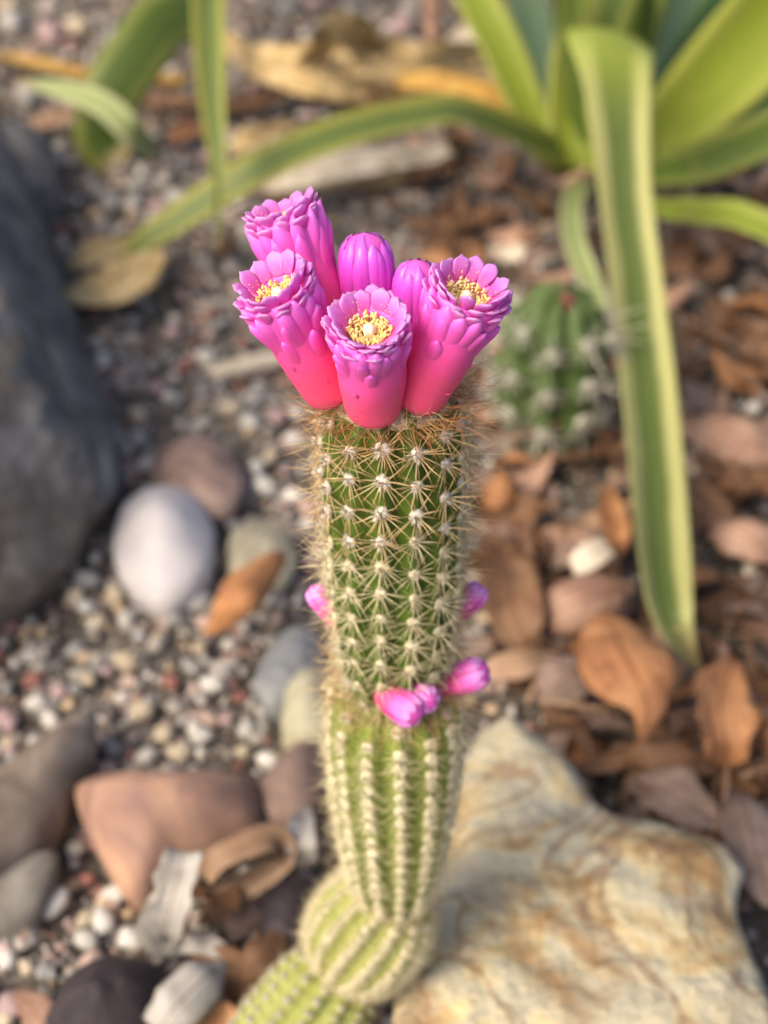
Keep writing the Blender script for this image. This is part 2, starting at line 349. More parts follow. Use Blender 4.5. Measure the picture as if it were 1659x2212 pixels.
M['young_bud'] = uv_mat('young_bud', [(0.0, (0.80, 0.06, 0.18)), (0.4, (0.82, 0.09, 0.36)), (0.75, (0.82, 0.16, 0.60)), (1.0, (0.82, 0.36, 0.76))], rough=0.6, sss=0.3, sssr=(0.003, 0.001, 0.0016), noise_amt=0.2, nscale=260)
M['anther'] = mottled('anther', [(0.3, (0.80, 0.48, 0.12)), (0.5, (0.88, 0.66, 0.27)), (0.7, (0.92, 0.78, 0.46))], scale=900, rough=0.85, bumpk=0.5, bscale=3000, bdist=0.0003, spec=0.15)
M['stigma'] = mottled('stigma', [(0.3, (0.74, 0.58, 0.36)), (0.7, (0.86, 0.76, 0.58))], scale=500, rough=0.7, bumpk=0.3, bscale=2000, bdist=0.0003, spec=0.2, sss=0.2)
M['agave'] = blade_mat('agave_green', (0.085, 0.135, 0.022), (0.19, 0.23, 0.05), (0.34, 0.26, 0.12))
M['agave_lime'] = blade_mat('agave_lime', (0.235, 0.30, 0.032), (0.33, 0.37, 0.07), (0.4, 0.3, 0.12), edge=0.7)
M['agave_edge'] = blade_mat('agave_edged', (0.105, 0.15, 0.032), (0.44, 0.44, 0.17), (0.30, 0.23, 0.10), edge=0.52, tip_at=0.955, young=((0.36, 0.44, 0.045), 0.26, 0.42))
M['agave_dark'] = blade_mat('agave_dark', (0.035, 0.085, 0.022), (0.07, 0.13, 0.03), (0.3, 0.24, 0.1), edge=0.8, trans=0.1)
M['agave_blue'] = blade_mat('agave_blue', (0.10, 0.17, 0.09), (0.14, 0.2, 0.1), (0.3, 0.24, 0.1), edge=0.8, trans=0.1)
M['agave_pale'] = blade_mat('agave_pale', (0.31, 0.38, 0.14), (0.48, 0.52, 0.26), (0.34, 0.28, 0.14), edge=0.6)
M['agave_h'] = blade_mat('agave_reclining', (0.135, 0.185, 0.045), (0.33, 0.34, 0.07), (0.40, 0.30, 0.14), edge=0.62, tip_at=0.97)
D = {}
D['orange'] = dry_mat('dry_leaf_orange', (0.26, 0.115, 0.05), (0.42, 0.20, 0.085), (0.52, 0.29, 0.14))
D['tan'] = dry_mat('dry_leaf_tan', (0.28, 0.17, 0.10), (0.44, 0.29, 0.19), (0.55, 0.39, 0.27))
D['pink'] = dry_mat('dry_leaf_pinkish', (0.24, 0.135, 0.095), (0.38, 0.23, 0.165), (0.48, 0.33, 0.24))
D['dusky'] = dry_mat('dry_leaf_dusky', (0.13, 0.09, 0.075), (0.24, 0.17, 0.14), (0.36, 0.27, 0.23))
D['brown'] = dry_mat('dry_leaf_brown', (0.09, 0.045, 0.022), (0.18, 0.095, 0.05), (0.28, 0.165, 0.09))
D['pale'] = dry_mat('dry_leaf_pale', (0.48, 0.43, 0.33), (0.66, 0.60, 0.49), (0.74, 0.68, 0.57))
D['straw'] = dry_mat('dry_straw', (0.36, 0.25, 0.11), (0.62, 0.47, 0.23), (0.76, 0.62, 0.36), trans=0.2)
D['gold'] = dry_mat('dry_gold', (0.46, 0.26, 0.06), (0.62, 0.38, 0.09), (0.70, 0.48, 0.16), trans=0.2)
D['grey'] = dry_mat('dry_grey', (0.28, 0.27, 0.25), (0.42, 0.41, 0.39), (0.55, 0.53, 0.48))

# ------------------------------------------------------------------ ground
def ground_z(x, y):
    return 0.006 * mnoise.noise(Vector((x * 7, y * 7, 3.1))) + 0.003 * mnoise.noise(Vector((x * 23, y * 23, 1.7)))
def axis_coords(lo, hi, far, step):
    a = list(np.arange(lo, hi + 1e-6, step)); s = step; x = lo; left = []
    while x > -far: s *= 1.5; x -= s; left.append(x)
    s = step; x = hi; right = []
    while x < far: s *= 1.5; x += s; right.append(x)
    return left[::-1] + a + right
gx = axis_coords(-0.75, 0.75, 60, 0.01); gy = axis_coords(0.1, 1.9, 60, 0.01)
v = [(x, y, ground_z(x, y) - 0.004) for y in gy for x in gx]
g = obj('ground', mesh('ground', v, grid_faces(len(gx), len(gy)), M['soil']), kind='structure')

# gravel: thousands of small stones pressed into the soil (uncountable)
def build_gravel():
    rs = np.random.RandomState(5)
    bv, bf = ICO1; nb = len(bv); bf = np.array(bf)
    n = 26000
    # density follows the bed: even over the open bed, thinner under the leaf litter
    pts = []
    while len(pts) < n:
        y = rs.uniform(0.22, 1.75); hw = 0.16 + 0.37 * y
        x = rs.uniform(-hw, hw)
        litter = 1 / (1 + math.exp(-(x - 0.04 - 0.0 * y) * 30)) * (y > 0.3)
        if rs.uniform() < litter * 0.55: continue
        pts.append((x, y))
    pal = np.array([(0.23, 0.21, 0.19), (0.15, 0.13, 0.115), (0.32, 0.295, 0.27), (0.44, 0.42, 0.39), (0.56, 0.53, 0.48), (0.23, 0.13, 0.11), (0.30, 0.22, 0.19), (0.33, 0.25, 0.17), (0.10, 0.09, 0.085)])
    pw = np.array([0.28, 0.18, 0.18, 0.06, 0.025, 0.06, 0.11, 0.10, 0.03]); pw /= pw.sum()
    V = np.empty((n, nb, 3)); C = np.empty((n, nb, 3))
    for i, (x, y) in enumerate(pts):
        s = 0.0011 + 0.0016 * rs.gamma(1.6, 0.6); s = min(s, 0.0055)
        sc = s * rs.uniform(0.7, 1.3, 3) * np.array([1, 1, 0.75])
        q = bv * (1 + 0.22 * rs.randn(nb, 1)) * sc
        a = rs.uniform(0, 6.28); t = rs.uniform(-0.5, 0.5)
        ca, sa = math.cos(a), math.sin(a); ct, st = math.cos(t), math.sin(t)
        q = q @ np.array([[1, 0, 0], [0, ct, st], [0, -st, ct]]) @ np.array([[ca, sa, 0], [-sa, ca, 0], [0, 0, 1]])
        V[i] = q + (x, y, ground_z(x, y) - 0.003 + s * 0.25)
        C[i] = pal[rs.choice(len(pal), p=pw)] * rs.uniform(1.1, 1.6)
    f = (bf[None] + (np.arange(n) * nb)[:, None, None]).reshape(-1, 3)
    me = bpy.data.meshes.new('gravel')
    me.vertices.add(n * nb); me.vertices.foreach_set('co', V.ravel().astype(np.float32))
    me.loops.add(len(f) * 3); me.loops.foreach_set('vertex_index', f.ravel().astype(np.int32))
    me.polygons.add(len(f)); me.polygons.foreach_set('loop_start', np.arange(0, len(f) * 3, 3, dtype=np.int32))
    me.polygons.foreach_set('use_smooth', [True] * len(f))
    me.materials.append(M['gravel'])
    a = me.color_attributes.new('Col', 'FLOAT_COLOR', 'POINT')
    c4 = np.ones((n * nb, 4), np.float32); c4[:, :3] = C.reshape(-1, 3); a.data.foreach_set('color', c4.ravel())
    me.update(calc_edges=True); me.validate()
    obj('gravel', me, label='fine mixed grey gravel covering the garden bed', cat='gravel', kind='stuff')
build_gravel()

# ------------------------------------------------------------------ rocks from an outline
def rock(name, outline, zedge, ztop, mat, label, cat='stone', smooth_outline=True, nth=72, nr=14, amp=0.002, nscale=25, power=2.2, seed=0, tilt=(0, 0), foot=1.0, facet=0.0, sink=0.012):
    """outline: picture points of the stone's widest contour, at height zedge; rises to ztop in the middle"""
    W = [atz(px, py, zedge) for px, py in outline]
    c = sum(W, Vector()) / len(W)
    P = catmull([tuple(w) for w in W] + [tuple(W[0])], nth + 1)[:-1] if smooth_outline else None
    if P is None:
        P = []
        k = len(W)
        for i in range(nth):
            t = i / nth * k; j = int(t); f = t - j
            P.append(W[j] * (1 - f) + W[(j + 1) % k] * f)
        P = np.array([tuple(p) for p in P])
    c = Vector(P.mean(axis=0))
    base = Vector((c.x, c.y, 0))
    Ps = P.copy()
    for _ in range(nth * 2): Ps = 0.5 * Ps + 0.25 * (np.roll(Ps, 1, 0) + np.roll(Ps, -1, 0))
    v = []
    rings = []
    # foot ring below ground, mid ring, edge ring, inner rings
    for s, z in ((0.90 * foot, -sink), (0.97 * foot, zedge * 0.35), (1.0, zedge)): rings.append((s, z))
    for i in range(1, nr + 1):
        s = 1 - (i / nr) ** 0.8 * 0.985
        z = zedge + (ztop - zedge) * (1 - s ** power)
        rings.append((s, z))
    for s, z in rings:
        kb = min(1.0, s) ** 2
        for p in P * kb + Ps * (1 - kb):
            dx, dy = p[0] - c.x, p[1] - c.y
            q = Vector((c.x + dx * s, c.y + dy * s, z + (tilt[0] * dx + tilt[1] * dy) * s * max(0, min(1, z / max(zedge, 1e-4)))))
            k = Vector((q.x + seed * 3.7, q.y - seed, q.z))
            n = fbm(k, 4, nscale)
            if facet: n += facet * (mnoise.cell(k * nscale * 1.3) - 0.5)
            d = Vector((dx, dy, 0)); d = d.normalized() if d.length > 1e-6 else Vector()
            up = max(0.15, 1 - s ** 2)
            q += (d * (1 - up) + Vector((0, 0, 1)) * up) * n * amp
            v.append(q - base)
    f = grid_faces(nth, len(rings), True)
    f.append(tuple((len(rings) - 1) * nth + i for i in range(nth)))
    f.append(tuple(range(nth - 1, -1, -1)))
    o = obj(name, mesh(name, v, f, mat), mat=Matrix.Translation(base), label=label, cat=cat)
    return o

rock('round_pebble', [(243, 1165), (262, 1095), (310, 1055), (360, 1048), (415, 1065), (455, 1120), (465, 1165), (454, 1224), (416, 1270), (352, 1294), (292, 1272), (253, 1226)],
     0.016, 0.036, M['white_pebble'], 'smooth white egg-shaped pebble beside the dark boulder', power=2.0, amp=0.001, seed=1)
rock('round_pebble', [(325, 1020), (345, 970), (410, 942), (480, 955), (525, 1010), (525, 1065), (485, 1110), (400, 1110), (340, 1080)],
     0.010, 0.024, M['mauve_pebble'], 'mauve-brown rounded stone behind the smooth white pebble', power=2.4, amp=0.001, seed=2)
rock('flat_stone', [(490, 1180), (510, 1140), (570, 1128), (625, 1150), (645, 1205), (620, 1260), (560, 1280), (500, 1250)],
     0.008, 0.016, M['cream_stone'], 'cream-grey stone with an orange-brown leaf on it', amp=0.001, seed=3)
rock('large_stone', [(158, 1700), (215, 1678), (330, 1684), (450, 1672), (535, 1680), (560, 1730), (548, 1785), (470, 1835), (410, 1862), (355, 1898), (300, 1926), (255, 1900), (212, 1840), (180, 1770)],
     0.018, 0.040, M['pink_stone'], 'large pinkish-brown stone with an orange-lit blunt end', power=3.0, amp=0.003, nscale=18, seed=4)
rock('long_stone', [(150, 1545), (205, 1535), (195, 1610), (130, 1740), (40, 1840), (-80, 1920), (-120, 1820), (-20, 1690), (60, 1615)],
     0.022, 0.034, M['slate'], 'long smooth grey-brown stone lying slantwise in the gravel', power=3.5, amp=0.0015, seed=5)
rock('slab_stone', [(30, 1845), (115, 1835), (118, 1890), (60, 1985), (-60, 2020), (-100, 1950), (-40, 1870)],
     0.012, 0.018, M['slate2'], 'short flat grey stone below the long slanting stone', power=4, amp=0.0015, seed=6)
rock('blue_stone', [(545, 1475), (585, 1390), (640, 1350), (700, 1380), (700, 1480), (640, 1520), (580, 1520)],
     0.012, 0.022, M['blue_stone'], 'blue-grey stone close behind the flowering cactus', smooth_outline=True, amp=0.002, seed=7)
rock('pale_stone', [(605, 1560), (620, 1480), (660, 1440), (720, 1450), (720, 1560), (660, 1590)],
     0.020, 0.032, M['green_stone'], 'pale greenish stone between blue-grey stone and cactus', amp=0.0015, seed=8)
rock('brown_stone', [(555, 1690), (600, 1640), (660, 1590), (710, 1640), (700, 1720), (650, 1770), (580, 1760)],
     0.014, 0.026, M['brown_stone'], 'dull brown stone wedged between pinkish stone and cactus', amp=0.002, seed=9)
rock('dark_stone', [(100, 2200), (150, 2110), (230, 2060), (320, 2070), (350, 2130), (310, 2220), (200, 2290), (110, 2280)],
     0.018, 0.034, M['dark_stone'], 'blackish purple stone with pale flecks', amp=0.003, nscale=30, seed=10)
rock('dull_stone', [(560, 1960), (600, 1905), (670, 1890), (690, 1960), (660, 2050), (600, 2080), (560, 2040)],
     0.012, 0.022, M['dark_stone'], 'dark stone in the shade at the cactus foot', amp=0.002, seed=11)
rock('large_rock', [(1098, 1528), (1150, 1575), (1215, 1630), (1300, 1722), (1365, 1775), (1450, 1790), (1555, 1832), (1590, 1880), (1612, 1980), (1640, 2080), (1690, 2230),
                    (1640, 2500), (1200, 2560), (860, 2420), (815, 2250), (835, 2130), (905, 2010), (955, 1850), (985, 1700), (1035, 1590)],
     0.040, 0.052, M['rock'], 'big pale ochre rock with mottled cream face next to the cactus', cat='rock', smooth_outline=False, nth=150, nr=46, amp=0.0080, nscale=17, power=5, seed=12, tilt=(0.0, -0.05), facet=0.25, foot=0.97)

# dark boulder on the left
def boulder():
    A = [(-260, -60, -.01), (-60, 170, -.01), (30, 290, -.01), (78, 400, -.01), (140, 575, -.01), (212, 790, -.01), (262, 960, -.01), (262, 1060, -.01), (248, 1100, -.01)]
    A2 = [(-330, -20, .09), (-120, 200, .085), (-10, 330, .085), (45, 430, .07), (100, 600, .06), (172, 800, .045), (235, 970, .028), (252, 1062, .015), (246, 1106, -.005)]
    B = [(-420, 120, .15), (-230, 330, .15), (-110, 480, .14), (-10, 610, .125), (50, 730, .11), (112, 880, .085), (180, 1005, .055), (225, 1080, .025), (238, 1118, -.005)]
    C = [(-900, 700, .17), (-650, 850, .16), (-420, 920, .15), (-230, 970, .13), (-120, 1010, .11), (-10, 1060, .085), (90, 1105, .055), (180, 1135, .025), (222, 1140, -.005)]
    Dd = [(-1400, 1500, .10), (-1000, 1520, .09), (-700, 1490, .07), (-420, 1420, .06), (-230, 1370, .045), (-70, 1325, .03), (60, 1290, .018), (150, 1230, .008), (205, 1170, -.01)]
    E = [(-1500, 1800, -.015), (-1100, 1720, -.015), (-750, 1620, -.015), (-450, 1520, -.015), (-220, 1450, -.015), (-30, 1400, -.015), (80, 1340, -.015), (150, 1260, -.015), (200, 1185, -.015)]
    nu, nv = 90, 90
    rows = [catmull([tuple(atz(*p)) for p in line], nu) for line in (A, A2, B, C, Dd, E)]
    rowt = np.linspace(0, 5, nv)
    def lin(i):
        Q = np.array([r[i] for r in rows]); return np.stack([np.interp(rowt, range(6), Q[:, k]) for k in range(3)], 1)
    G = np.array([lin(i) for i in range(nu)])
    for _ in range(3): G[:, 1:-1] = 0.5 * G[:, 1:-1] + 0.25 * (G[:, :-2] + G[:, 2:])
    base = Vector((-0.25, 0.75, 0))
    v = []
    for j in range(nv):
        for i in range(nu):
            p = Vector(G[i, j])
            n = fbm(p, 5, 22)
            k = math.sin(min(1, j / 6) * 1.57) * math.sin(min(1, (nv - 1 - j) / 6) * 1.57)
            st = mnoise.noise(Vector((p.x * 90, p.y * 16, p.z * 30)))
            q = p + Vector((0.35, -0.3, 0.8)) * (0.006 * n + 0.0022 * st) * (0.3 + 0.7 * k)
            v.append(q - base)
    f = grid_faces(nu, nv)
    f.append(tuple(j * nu for j in range(nv)))           # far end cap
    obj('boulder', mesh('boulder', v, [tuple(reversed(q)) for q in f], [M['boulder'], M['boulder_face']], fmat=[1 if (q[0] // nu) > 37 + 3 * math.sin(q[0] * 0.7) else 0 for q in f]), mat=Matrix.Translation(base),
        label='dark grey rough boulder with a sloping ridge at the bed edge', cat='boulder')
boulder()
rock('boulder_chip', [(-40, 260), (60, 268), (130, 345), (110, 400), (60, 420), (-20, 400)], 0.03, 0.05, M['boulder'],
     'small dark blue-grey rock touching the far end of the boulder', cat='rock', amp=0.003, seed=14)

# ------------------------------------------------------------------ loose pebbles one can pick out
def pebble_meshes(mat, nvar=5, seed=1):
    out = []
    rs = np.random.RandomState(seed)
    for k in range(nvar):
        bv, bf = ICO2
        sc = np.array([1, rs.uniform(0.65, 0.95), rs.uniform(0.55, 0.8)])
        v = []
        for p in bv:
            n = fbm(Vector(p) + Vector((k * 5.1 + seed, 0, 0)), 3, 1.5)
            v.append(np.array(p) * (1 + 0.42 * n) * sc)
        out.append(mesh('pebble', v, bf, mat))
    return out
PEB = {k: pebble_meshes(M['peb_' + k], 5, i + 1) for i, k in enumerate(('white', 'cream', 'red', 'pink', 'grey'))}
PL = {'white': ('small chalky white pebble among the grey gravel', 'white pebbles in the gravel'), 'cream': ('small cream-coloured pebble among the grey gravel', 'cream pebbles in the gravel'),
      'red': ('small brick-red pebble among the grey gravel', 'red pebbles in the gravel'), 'pink': ('small pinkish pebble among the grey gravel', 'pink pebbles in the gravel'),
      'grey': ('small mid-grey pebble among the finer gravel', 'grey pebbles in the gravel')}
LM = [((355, 1175), 'the egg-shaped pebble'), ((425, 1020), 'the mauve-brown rounded stone'), ((570, 1200), 'the cream-grey stone'), ((350, 1770), 'the large pinkish-brown stone'), ((80, 1690), 'the long slanting stone'),
      ((60, 1930), 'the short flat grey stone'), ((620, 1430), 'the blue-grey stone'), ((620, 1690), 'the dull brown stone'), ((230, 2160), 'the blackish stone'), ((180, 1000), 'the boulder foot'), ((160, 600), 'the boulder far end'),
      ((250, 600), 'the triangular buff leaf'), ((520, 785), 'the piece of dry stalk'), ((450, 440), 'the arching green leaf'), ((220, 260), 'the drooping leaf end'), ((60, 250), 'the small dark rock'), ((200, 140), 'the tawny leaf strip'), ((620, 130), 'the straw-coloured leaf'),
      ((760, 80), 'the looping straw leaf'), ((935, 60), 'the upright dry stalk'), ((780, 380), 'the cream dry leaf'), ((370, 1960), 'the propped grey leaf'), ((120, 1450), 'the boulder front edge'), ((420, 1560), 'the pinkish-brown stone, far side'), ((660, 900), 'the flowering cactus'),
      ((1170, 880), 'the stout spiny cactus'), ((1180, 640), 'the stout cactus, far side'), ((1250, 370), 'the agave base'), ((1380, 700), 'the folded leaf middle'), ((1420, 1150), 'the folded leaf end'), ((1370, 1450), 'the large orange leaf'),
      ((1565, 1540), 'the curled tan-orange leaf'), ((1560, 930), 'the broad pinkish leaf'), ((1620, 1170), 'the notched pinkish leaf'), ((1630, 1312), 'the lone white pebble'), ((1260, 1300), 'the pinkish tan leaf'), ((1120, 1320), 'the brown standing leaf'), ((1090, 1055), 'the rusty orange leaf'),
      ((1450, 1720), 'the edge of the ochre rock'), ((1620, 1860), 'the ochre rock far corner'), ((1600, 460), 'the low lime leaf'), ((1600, 620), 'the shade under the lime leaf'), ((1000, 450), 'the arching leaf shade'), ((850, 560), 'the back of the flowers'), ((1560, 760), 'the folded leaf, far side'),
      ((1250, 1460), 'the dusky mauve leaf'), ((1270, 1205), 'the cream-white leaf scrap'), ((1120, 1430), 'the tip of the ochre rock'), ((1330, 1120), 'the upright rusty leaf')]
LMW = [(atz(p[0], p[1], 0), n) for p, n in LM]
def near(p): return min(LMW, key=lambda q: (q[0] - p).length)[1]
def pebble(px, py, wpx, colr, label=None, lift=0.25):
    p = atz(px, py, 0.0); s = wpx * mpp(p) * 0.5
    z = ground_z(p.x, p.y) + s * lift
    m = Matrix.Translation((p.x, p.y, z)) @ Matrix.Rotation(rnd.uniform(0, 6.28), 4, 'Z') @ Matrix.Rotation(rnd.uniform(-.4, .4), 4, 'X') @ Matrix.Diagonal((s, s, s, 1))
    l, gname = PL[colr]
    size = 'tiny' if s < 0.0048 else ('small' if s < 0.0062 else 'larger')
    cw = {'white': 'chalky white', 'cream': 'cream', 'red': 'brick-red', 'pink': 'pinkish', 'grey': 'grey'}[colr]
    obj('pebble', rnd.choice(PEB[colr]), mat=m, label=label or f'{size} {cw} pebble near {near(p)}', cat='pebble', group=None if label else gname)
taken = []
for px, py, w, c in [(535, 1575, 52, 'white'), (437, 1590, 58, 'white'), (525, 1625, 40, 'cream'), (390, 1630, 60, 'cream'), (355, 1590, 56, 'cream'), (240, 1625, 52, 'grey'), (318, 1640, 52, 'white'),
                     (310, 1540, 58, 'cream'), (460, 1480, 62, 'white'), (275, 1440, 70, 'cream'), (190, 1470, 46, 'cream'), (165, 1410, 44, 'grey'), (130, 1500, 44, 'pink'), (80, 1520, 48, 'white'), (75, 1475, 50, 'red'),
                     (370, 1480, 46, 'red'), (430, 1400, 40, 'cream'), (520, 1500, 40, 'red'), (15, 1560, 60, 'pink'), (490, 1550, 36, 'pink'), (285, 1635, 30, 'red'), (20, 1610, 45, 'cream'), (30, 1650, 45, 'grey'),
                     (225, 1995, 70, 'white'), (255, 1930, 66, 'white'), (285, 2035, 66, 'white'), (190, 1990, 56, 'cream'), (190, 2040, 62, 'white'), (120, 1960, 78, 'white'), (50, 2010, 60, 'cream'),
                     (165, 1840, 44, 'white'), (140, 1700, 40, 'grey'), (175, 1750, 42, 'grey'), (100, 2110, 50, 'grey'), (20, 2080, 50, 'white'), (60, 2100, 44, 'cream'), (190, 1900, 40, 'red'), (30, 2180, 70, 'pink'), (15, 2210, 50, 'cream'),
                     (330, 1318, 46, 'white'), (272, 1340, 46, 'white'), (185, 1315, 50, 'white'), (215, 1348, 52, 'cream'), (430, 1305, 54, 'white'), (250, 1290, 50, 'cream'), (380, 1345, 40, 'grey'), (190, 1260, 60, 'grey'), (165, 1290, 40, 'cream'),
                     (445, 770, 48, 'white'), (500, 890, 56, 'cream'), (540, 915, 50, 'white'), (570, 1050, 64, 'white'), (585, 985, 46, 'cream'), (300, 900, 44, 'cream'), (320, 1005, 48, 'white'), (300, 950, 44, 'grey'), (555, 1010, 50, 'white'),
                     (380, 870, 44, 'grey'), (340, 850, 40, 'pink'), (440, 850, 44, 'grey'), (400, 800, 38, 'red'), (330, 800, 34, 'grey'), (560, 850, 44, 'grey'), (480, 825, 40, 'white'), (370, 720, 40, 'pink'), (470, 700, 36, 'grey'), (600, 900, 44, 'pink'),
                     (345, 460, 60, 'pink'), (300, 440, 40, 'grey'), (380, 430, 50, 'white'), (240, 440, 36, 'grey'), (60, 210, 54, 'white'), (110, 80, 70, 'pink'), (30, 60, 66, 'white'), (170, 60, 60, 'cream'), (60, 130, 50, 'pink'), (250, 90, 50, 'grey'),
                     (870, 60, 60, 'pink'), (760, 30, 50, 'grey'), (620, 30, 40, 'grey'), (680, 10, 44, 'pink'), (20, 10, 50, 'cream'), (1120, 1590, 30, 'grey')]:
    pebble(px, py, w, c)
pebble(1630, 1312, 46, 'white', 'lone bright white pebble in the brown leaf litter')
pebble(1575, 1290, 52, 'grey', 'grey pebble beside the lone white pebble in the leaf litter')
for i in range(190):
    px = rnd.uniform(-40, 720); py = rnd.uniform(20, 2212)
    if px > 640 and py > 900: continue
    pebble(px, py, rnd.uniform(20, 40), rnd.choices(['white', 'cream', 'red', 'pink', 'grey'], [1.5, 1.6, 1.5, 2, 4.5])[0], lift=0.35)

# ------------------------------------------------------------------ blades: agave leaves and dry leaves
def blade(pts, widths, mat, base, n=40, nu=9, channel=0.15, thick=0.003, hint=(0, -0.35, 1), rolls=None, crumple=0.0, cr_scale=30, edge_noise=0.0, seed=0, name='leaf', chans=None):
    C = catmull([tuple(p) for p in pts], n); Wd = catmull([(w,) for w in widths], n)[:, 0]
    Rl = catmull([(r,) for r in rolls], n)[:, 0] if rolls else np.zeros(n)
    Ch = catmull([(c,) for c in chans], n)[:, 0] if chans else np.full(n, channel)
    hint = Vector(hint)
    top = []; bot = []; uv = []
    for j in range(n):
        c = Vector(C[j]); t = (Vector(C[min(j + 1, n - 1)]) - Vector(C[max(j - 1, 0)])).normalized()
        nn = hint - t * hint.dot(t)
        nn = nn.normalized() if nn.length > 1e-5 else Vector((0, 0, 1))
        s = t.cross(nn).normalized()
        rot = Matrix.Rotation(math.radians(Rl[j]), 3, t); nn = rot @ nn; s = rot @ s
        w = max(Wd[j], 0.0004) / 2
        for i in range(nu):
            u = -1 + 2 * i / (nu - 1)
            ww = w * (1 + (edge_noise * mnoise.noise(Vector((j * 0.35, u * 2, seed * 7.3))) if abs(u) > 0.5 else 0))
            p = c + s * (u * ww) + nn * (Ch[j] * w * 2 * (u * u - 0.33))
            if crumple:
                k = Vector((p.x + seed, p.y, p.z - seed)) * cr_scale
                p += nn * crumple * (mnoise.noise(k) + 0.5 * mnoise.noise(k * 2.3)) + s * crumple * 0.5 * mnoise.noise(k + Vector((9, 2, 4)))
            th = thick * (1 - 0.75 * abs(u) ** 2) * min(1, Wd[j] / (4 * thick) + 0.15)
            top.append(p + nn * th * 0.5 - base); bot.append(p - nn * th * 0.5 - base); uv.append(((u + 1) / 2, j / (n - 1)))
    nv = n * nu
    f = grid_faces(nu, n); fb = [tuple(reversed([q + nv for q in a])) for a in f]
    side = []
    for j in range(n - 1):
        a = j * nu; b = a + nu
        side.append((a, b, b + nv, a + nv))
        a = j * nu + nu - 1; b = a + nu
        side.append((b, a, a + nv, b + nv))
    for i in range(nu - 1):
        side.append((i + 1, i, i + nv, i + 1 + nv))
        a = (n - 1) * nu + i
        side.append((a, a + 1, a + 1 + nv, a + nv))
    return mesh(name, top + bot, f + fb + side, mat, uv=uv + uv)

def leaf_from_px(spec, mat, parent, base, **kw):
    """spec: (px, py, Y, width in px) or a Vector with world width"""
    pts = []; ws = []
    for s in spec:
        if isinstance(s[0], (Vector, tuple)):
            pts.append(Vector(s[0])); ws.append(s[1])
        else:
            p = atY(s[0], s[1], s[2]) if s[2] > 0.2 else atz(s[0], s[1], s[2])
            pts.append(p); ws.append(s[3] * mpp(p))
    return obj('leaf', blade(pts, ws, mat, base, **kw), parent)

AB = atz(1290, 365, 0.0)
ag = obj('agave', None, mat=Matrix.Translation(AB), label='large agave with long strap leaves, one folded down to the ground', cat='agave')
ag.empty_display_size = 0.05
CAMH = (0, -0.8, 0.6)
leaf_from_px([(1185, 350, 1.03, 60), (1140, 240, 1.05, 88), (1085, 110, 1.08, 98), (1030, 0, 1.11, 96), (970, -130, 1.16, 85), (900, -300, 1.25, 30)], M['agave_lime'], ag, AB, hint=CAMH, channel=0.14, rolls=[25, 20, 15, 10, 10, 10])
leaf_from_px([(1240, 372, 1.02, 95), (1240, 290, 1.03, 118), (1250, 170, 1.06, 135), (1278, 20, 1.10, 150), (1290, -150, 1.18, 150), (1310, -380, 1.3, 60)], M['agave_lime'], ag, AB, hint=CAMH, channel=0.28)
# folded leaf: up from the heart, over, and down towards the camera
leaf_from_px([(1320, 372, 1.0, 95), (1322, 260, 1.0, 125), (1320, 140, 0.99, 160), (1318, 80, 0.955, 190), (1322, 100, 0.90, 186), (1332, 190, 0.86, 150), (1346, 400, 0.80, 118), (1372, 620, 0.74, 116), (1398, 850, 0.678, 122), (1416, 1050, 0.612, 120),
              (1428, 1200, 0.565, 116), (1444, 1320, 0.530, 98), (1478, 1398, 0.022, 52), (1512, 1450, 0.012, 14)],
             M['agave_edge'], ag, AB, n=90, nu=13, hint=(0.05, -0.45, 0.9), chans=[0.15, 0.1, -0.05, -0.1, -0.05, 0.10, 0.2, 0.24, 0.26, 0.32, 0.42, 0.4, 0.3, 0.2], thick=0.004)
leaf_from_px([(1385, 360, 1.02, 110), (1440, 285, 1.02, 140), (1520, 205, 1.01, 175), (1615, 105, 1.0, 200), (1730, -30, 0.99, 190), (1900, -250, 0.98, 60)], M['agave_lime'], ag, AB, hint=CAMH, channel=0.2, rolls=[-20, -15, -10, -5, 0, 0])
leaf_from_px([(1410, 370, 0.99, 70), (1500, 355, 0.96, 92), (1600, 318, 0.94, 95), (1720, 265, 0.92, 90), (1900, 200, 0.9, 30)], M['agave'], ag, AB, hint=CAMH, channel=0.16, rolls=[-10, -10, -5, 0, 0])
leaf_from_px([(1330, 400, 0.99, 55), (1410, 445, 0.90, 62), (1500, 458, 0.865, 74), (1600, 470, 0.84, 74), (1700, 520, 0.82, 62), (1800, 620, 0.80, 15)], M['agave_lime'], ag, AB, hint=(0, -0.5, 0.85), channel=0.16)
leaf_from_px([(1370, 330, 1.10, 80), (1415, 180, 1.16, 110), (1450, 50, 1.22, 118), (1490, -100, 1.3, 110), (1530, -250, 1.4, 30)], M['agave_blue'], ag, AB, hint=CAMH, channel=0.15)
leaf_from_px([(1330, 320, 1.12, 80), (1390, 150, 1.2, 105), (1420, 20, 1.28, 110), (1440, -150, 1.4, 90), (1450, -300, 1.5, 20)], M['agave_dark'], ag, AB, hint=CAMH, channel=0.15)
leaf_from_px([(1400, 330, 1.08, 90), (1500, 150, 1.14, 130), (1600, -10, 1.2, 130), (1700, -200, 1.3, 60)], M['agave_dark'], ag, AB, hint=CAMH, channel=0.15)
leaf_from_px([(1440, 340, 1.05, 90), (1580, 250, 1.06, 120), (1720, 160, 1.08, 120), (1900, 60, 1.1, 40)], M['agave_dark'], ag, AB, hint=CAMH, channel=0.15)
leaf_from_px([(1200, 330, 1.10, 70), (1180, 200, 1.16, 90), (1150, 60, 1.22, 95), (1120, -120, 1.3, 60)], M['agave_blue'], ag, AB, hint=CAMH, channel=0.15)
